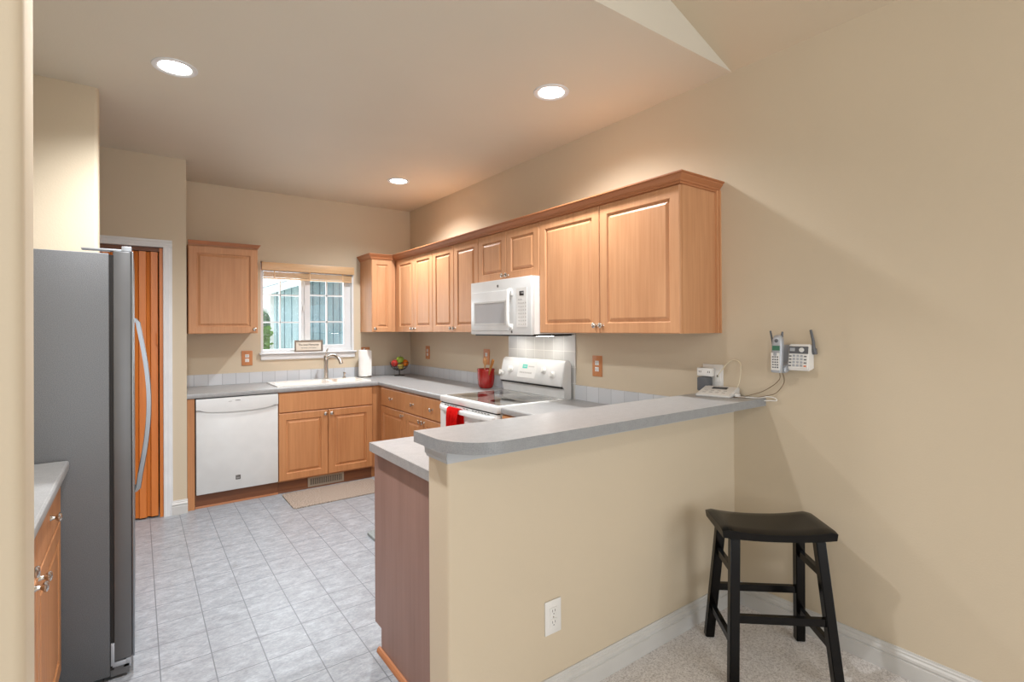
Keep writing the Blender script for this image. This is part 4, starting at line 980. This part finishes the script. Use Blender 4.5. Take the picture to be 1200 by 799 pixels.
# cables
def cable(name, label, pts, r, mat):
    b = B(); sweep(b, spline(pts, 6), r, 6); return tag(obj(name, b, mat, smooth=60), label, 'cable')
cable('phone_cord', 'cream cord looping up the wall from plate to answering machine', [(-.012, -3.815, 1.155), (-.03, -3.840, 1.18), (-.015, -3.870, 1.225), (-.012, -3.905, 1.247), (-.012, -3.940, 1.235), (-.018, -3.948, 1.19), (-.022, -3.94, 1.13), (-.030, -3.930, 1.10)], .0022, M['cable'])
cable('phone_cord', 'brown cord hanging from the wall phone down to the bar end', [(-.03, -4.150, 1.200), (-.012, -4.140, 1.165), (-.012, -4.105, 1.130), (-.018, -4.06, 1.10), (-.03, -4.02, 1.083), (-.05, -3.985, 1.071), (-.075, -3.962, 1.070)], .0018, M['cabled'])
cable('phone_cord', 'second brown cord from the wall phone drooping beside the first', [(-.03, -4.165, 1.200), (-.010, -4.160, 1.15), (-.010, -4.125, 1.10), (-.02, -4.09, 1.083), (-.05, -4.04, 1.071), (-.09, -4.00, 1.0695), (-.11, -3.965, 1.0695)], .0018, M['cabled'])
cable('white_cable', 'white cord trailing over the corner of the bar end', [(-.10, -3.965, 1.071), (-.08, -4.01, 1.071), (-.05, -4.06, 1.071), (-.03, -4.09, 1.078), (-.02, -4.12, 1.074), (-.02, -4.13, 1.062), (-.03, -4.10, 1.060), (-.04, -4.078, 1.058)], .0024, M['white2'])
pg = B(); bx(pg, -.095, -.068, -3.975, -3.955, 1.0675, 1.083, .003); tag(obj('cable_plug', pg, M['white2'], smooth=40), 'small white plug on the bar beside the answering machine', 'plug')

# ------------------------------------------------------------------ rugs
b = B(); prism(b, rrect(-1.508, -.72, -1.09, -.655, .03), .0005, .009, .003); tag(obj('kitchen_rug', b, M['rug'], smooth=40), 'tan speckled kitchen rug in front of the sink cabinet', 'rug')
b = B(); prism(b, rrect(-1.225, -.80, -2.75, -1.905, .025), .0005, .018, .004); tag(obj('floor_mat', b, M['matg'], smooth=40), 'grey floor mat before the range, just showing past the peninsula panel', 'mat')

# ------------------------------------------------------------------ stool
st = thing('saddle_stool', 'black wooden saddle seat stool on the carpet in the corner', 'stool', (-.345, -4.250, .004), R(-41.5))
SW, SDp, SH = .222, .124, .606
b = B(); NX, NY = 18, 10; top = []; bot = []
for i in range(NX+1):
    x = -SW+2*SW*i/NX; rt, rb = [], []
    for j in range(NY+1):
        y = -SDp+2*SDp*j/NY
        ex = abs(x)/SW; z = SH-.022+.020*ex**2.2
        if ex > .93: z -= .010*((ex-.93)/.07)**2
        ey = abs(y)/SDp; z -= .005*max(0, (ey-.85)/.15)**2
        rt.append(b.verts.new((x, y, z))); rb.append(b.verts.new((x*.985, y*.985, SH-.056+.012*ex**2.2)))
    top.append(rt); bot.append(rb)
for i in range(NX):
    for j in range(NY):
        b.faces.new((top[i][j], top[i+1][j], top[i+1][j+1], top[i][j+1])); b.faces.new((bot[i][j], bot[i][j+1], bot[i+1][j+1], bot[i+1][j]))
for i in range(NX):
    for j in (0, NY): b.faces.new((top[i][j], top[i+1][j], bot[i+1][j], bot[i][j]))
for j in range(NY):
    for i in (0, NX): b.faces.new((top[i][j], top[i][j+1], bot[i][j+1], bot[i][j]))
obj('seat', b, M['blackwood'], st, 50)
TX, TY, FX_, FY_ = .165, .088, .198, .165; ZTOP = SH-.055
def legp(sx, sy, z): t = z/ZTOP; return Vector((sx*(FX_+(TX-FX_)*t), sy*(FY_+(TY-FY_)*t), z))
def bar(b, p0, p1, w, h):
    p0, p1 = Vector(p0), Vector(p1); d = (p1-p0).normalized(); up = Vector((0, 0, 1)); s = d.cross(up)
    if s.length < .3: s = Vector((1, 0, 0)); s = (s-d*s.dot(d))
    s.normalize(); u = s.cross(d).normalized()
    A_ = [b.verts.new(p0+s*a*w/2+u*c*h/2) for a, c in ((-1, -1), (1, -1), (1, 1), (-1, 1))]; B_ = [b.verts.new(p1+s*a*w/2+u*c*h/2) for a, c in ((-1, -1), (1, -1), (1, 1), (-1, 1))]
    b.faces.new(A_[::-1]); b.faces.new(B_)
    for i in range(4): b.faces.new((A_[i], A_[(i+1) % 4], B_[(i+1) % 4], B_[i]))
for sx in (-1, 1):
    for sy in (-1, 1):
        b = B(); p0, p1 = legp(sx, sy, 0), legp(sx, sy, ZTOP); h_ = .019
        A_ = [b.verts.new(p0+Vector((a*h_, c*h_, 0))) for a, c in ((-1, -1), (1, -1), (1, 1), (-1, 1))]; B_ = [b.verts.new(p1+Vector((a*h_, c*h_, 0))) for a, c in ((-1, -1), (1, -1), (1, 1), (-1, 1))]
        b.faces.new(A_[::-1]); b.faces.new(B_)
        for i in range(4): b.faces.new((A_[i], A_[(i+1) % 4], B_[(i+1) % 4], B_[i]))
        bmesh.ops.bevel(b, geom=b.edges[:], offset=.003, segments=2, affect='EDGES'); obj('leg', b, M['blackwood'], st, 40)
for sy, z in ((-1, .245), (1, .245)):
    b = B(); bar(b, legp(-1, sy, z), legp(1, sy, z), .020, .030); obj('stretcher', b, M['blackwood'], st)
for sx in (-1, 1):
    for z in (.150, .42):
        b = B(); bar(b, legp(sx, -1, z), legp(sx, 1, z), .020, .028); obj('stretcher', b, M['blackwood'], st)
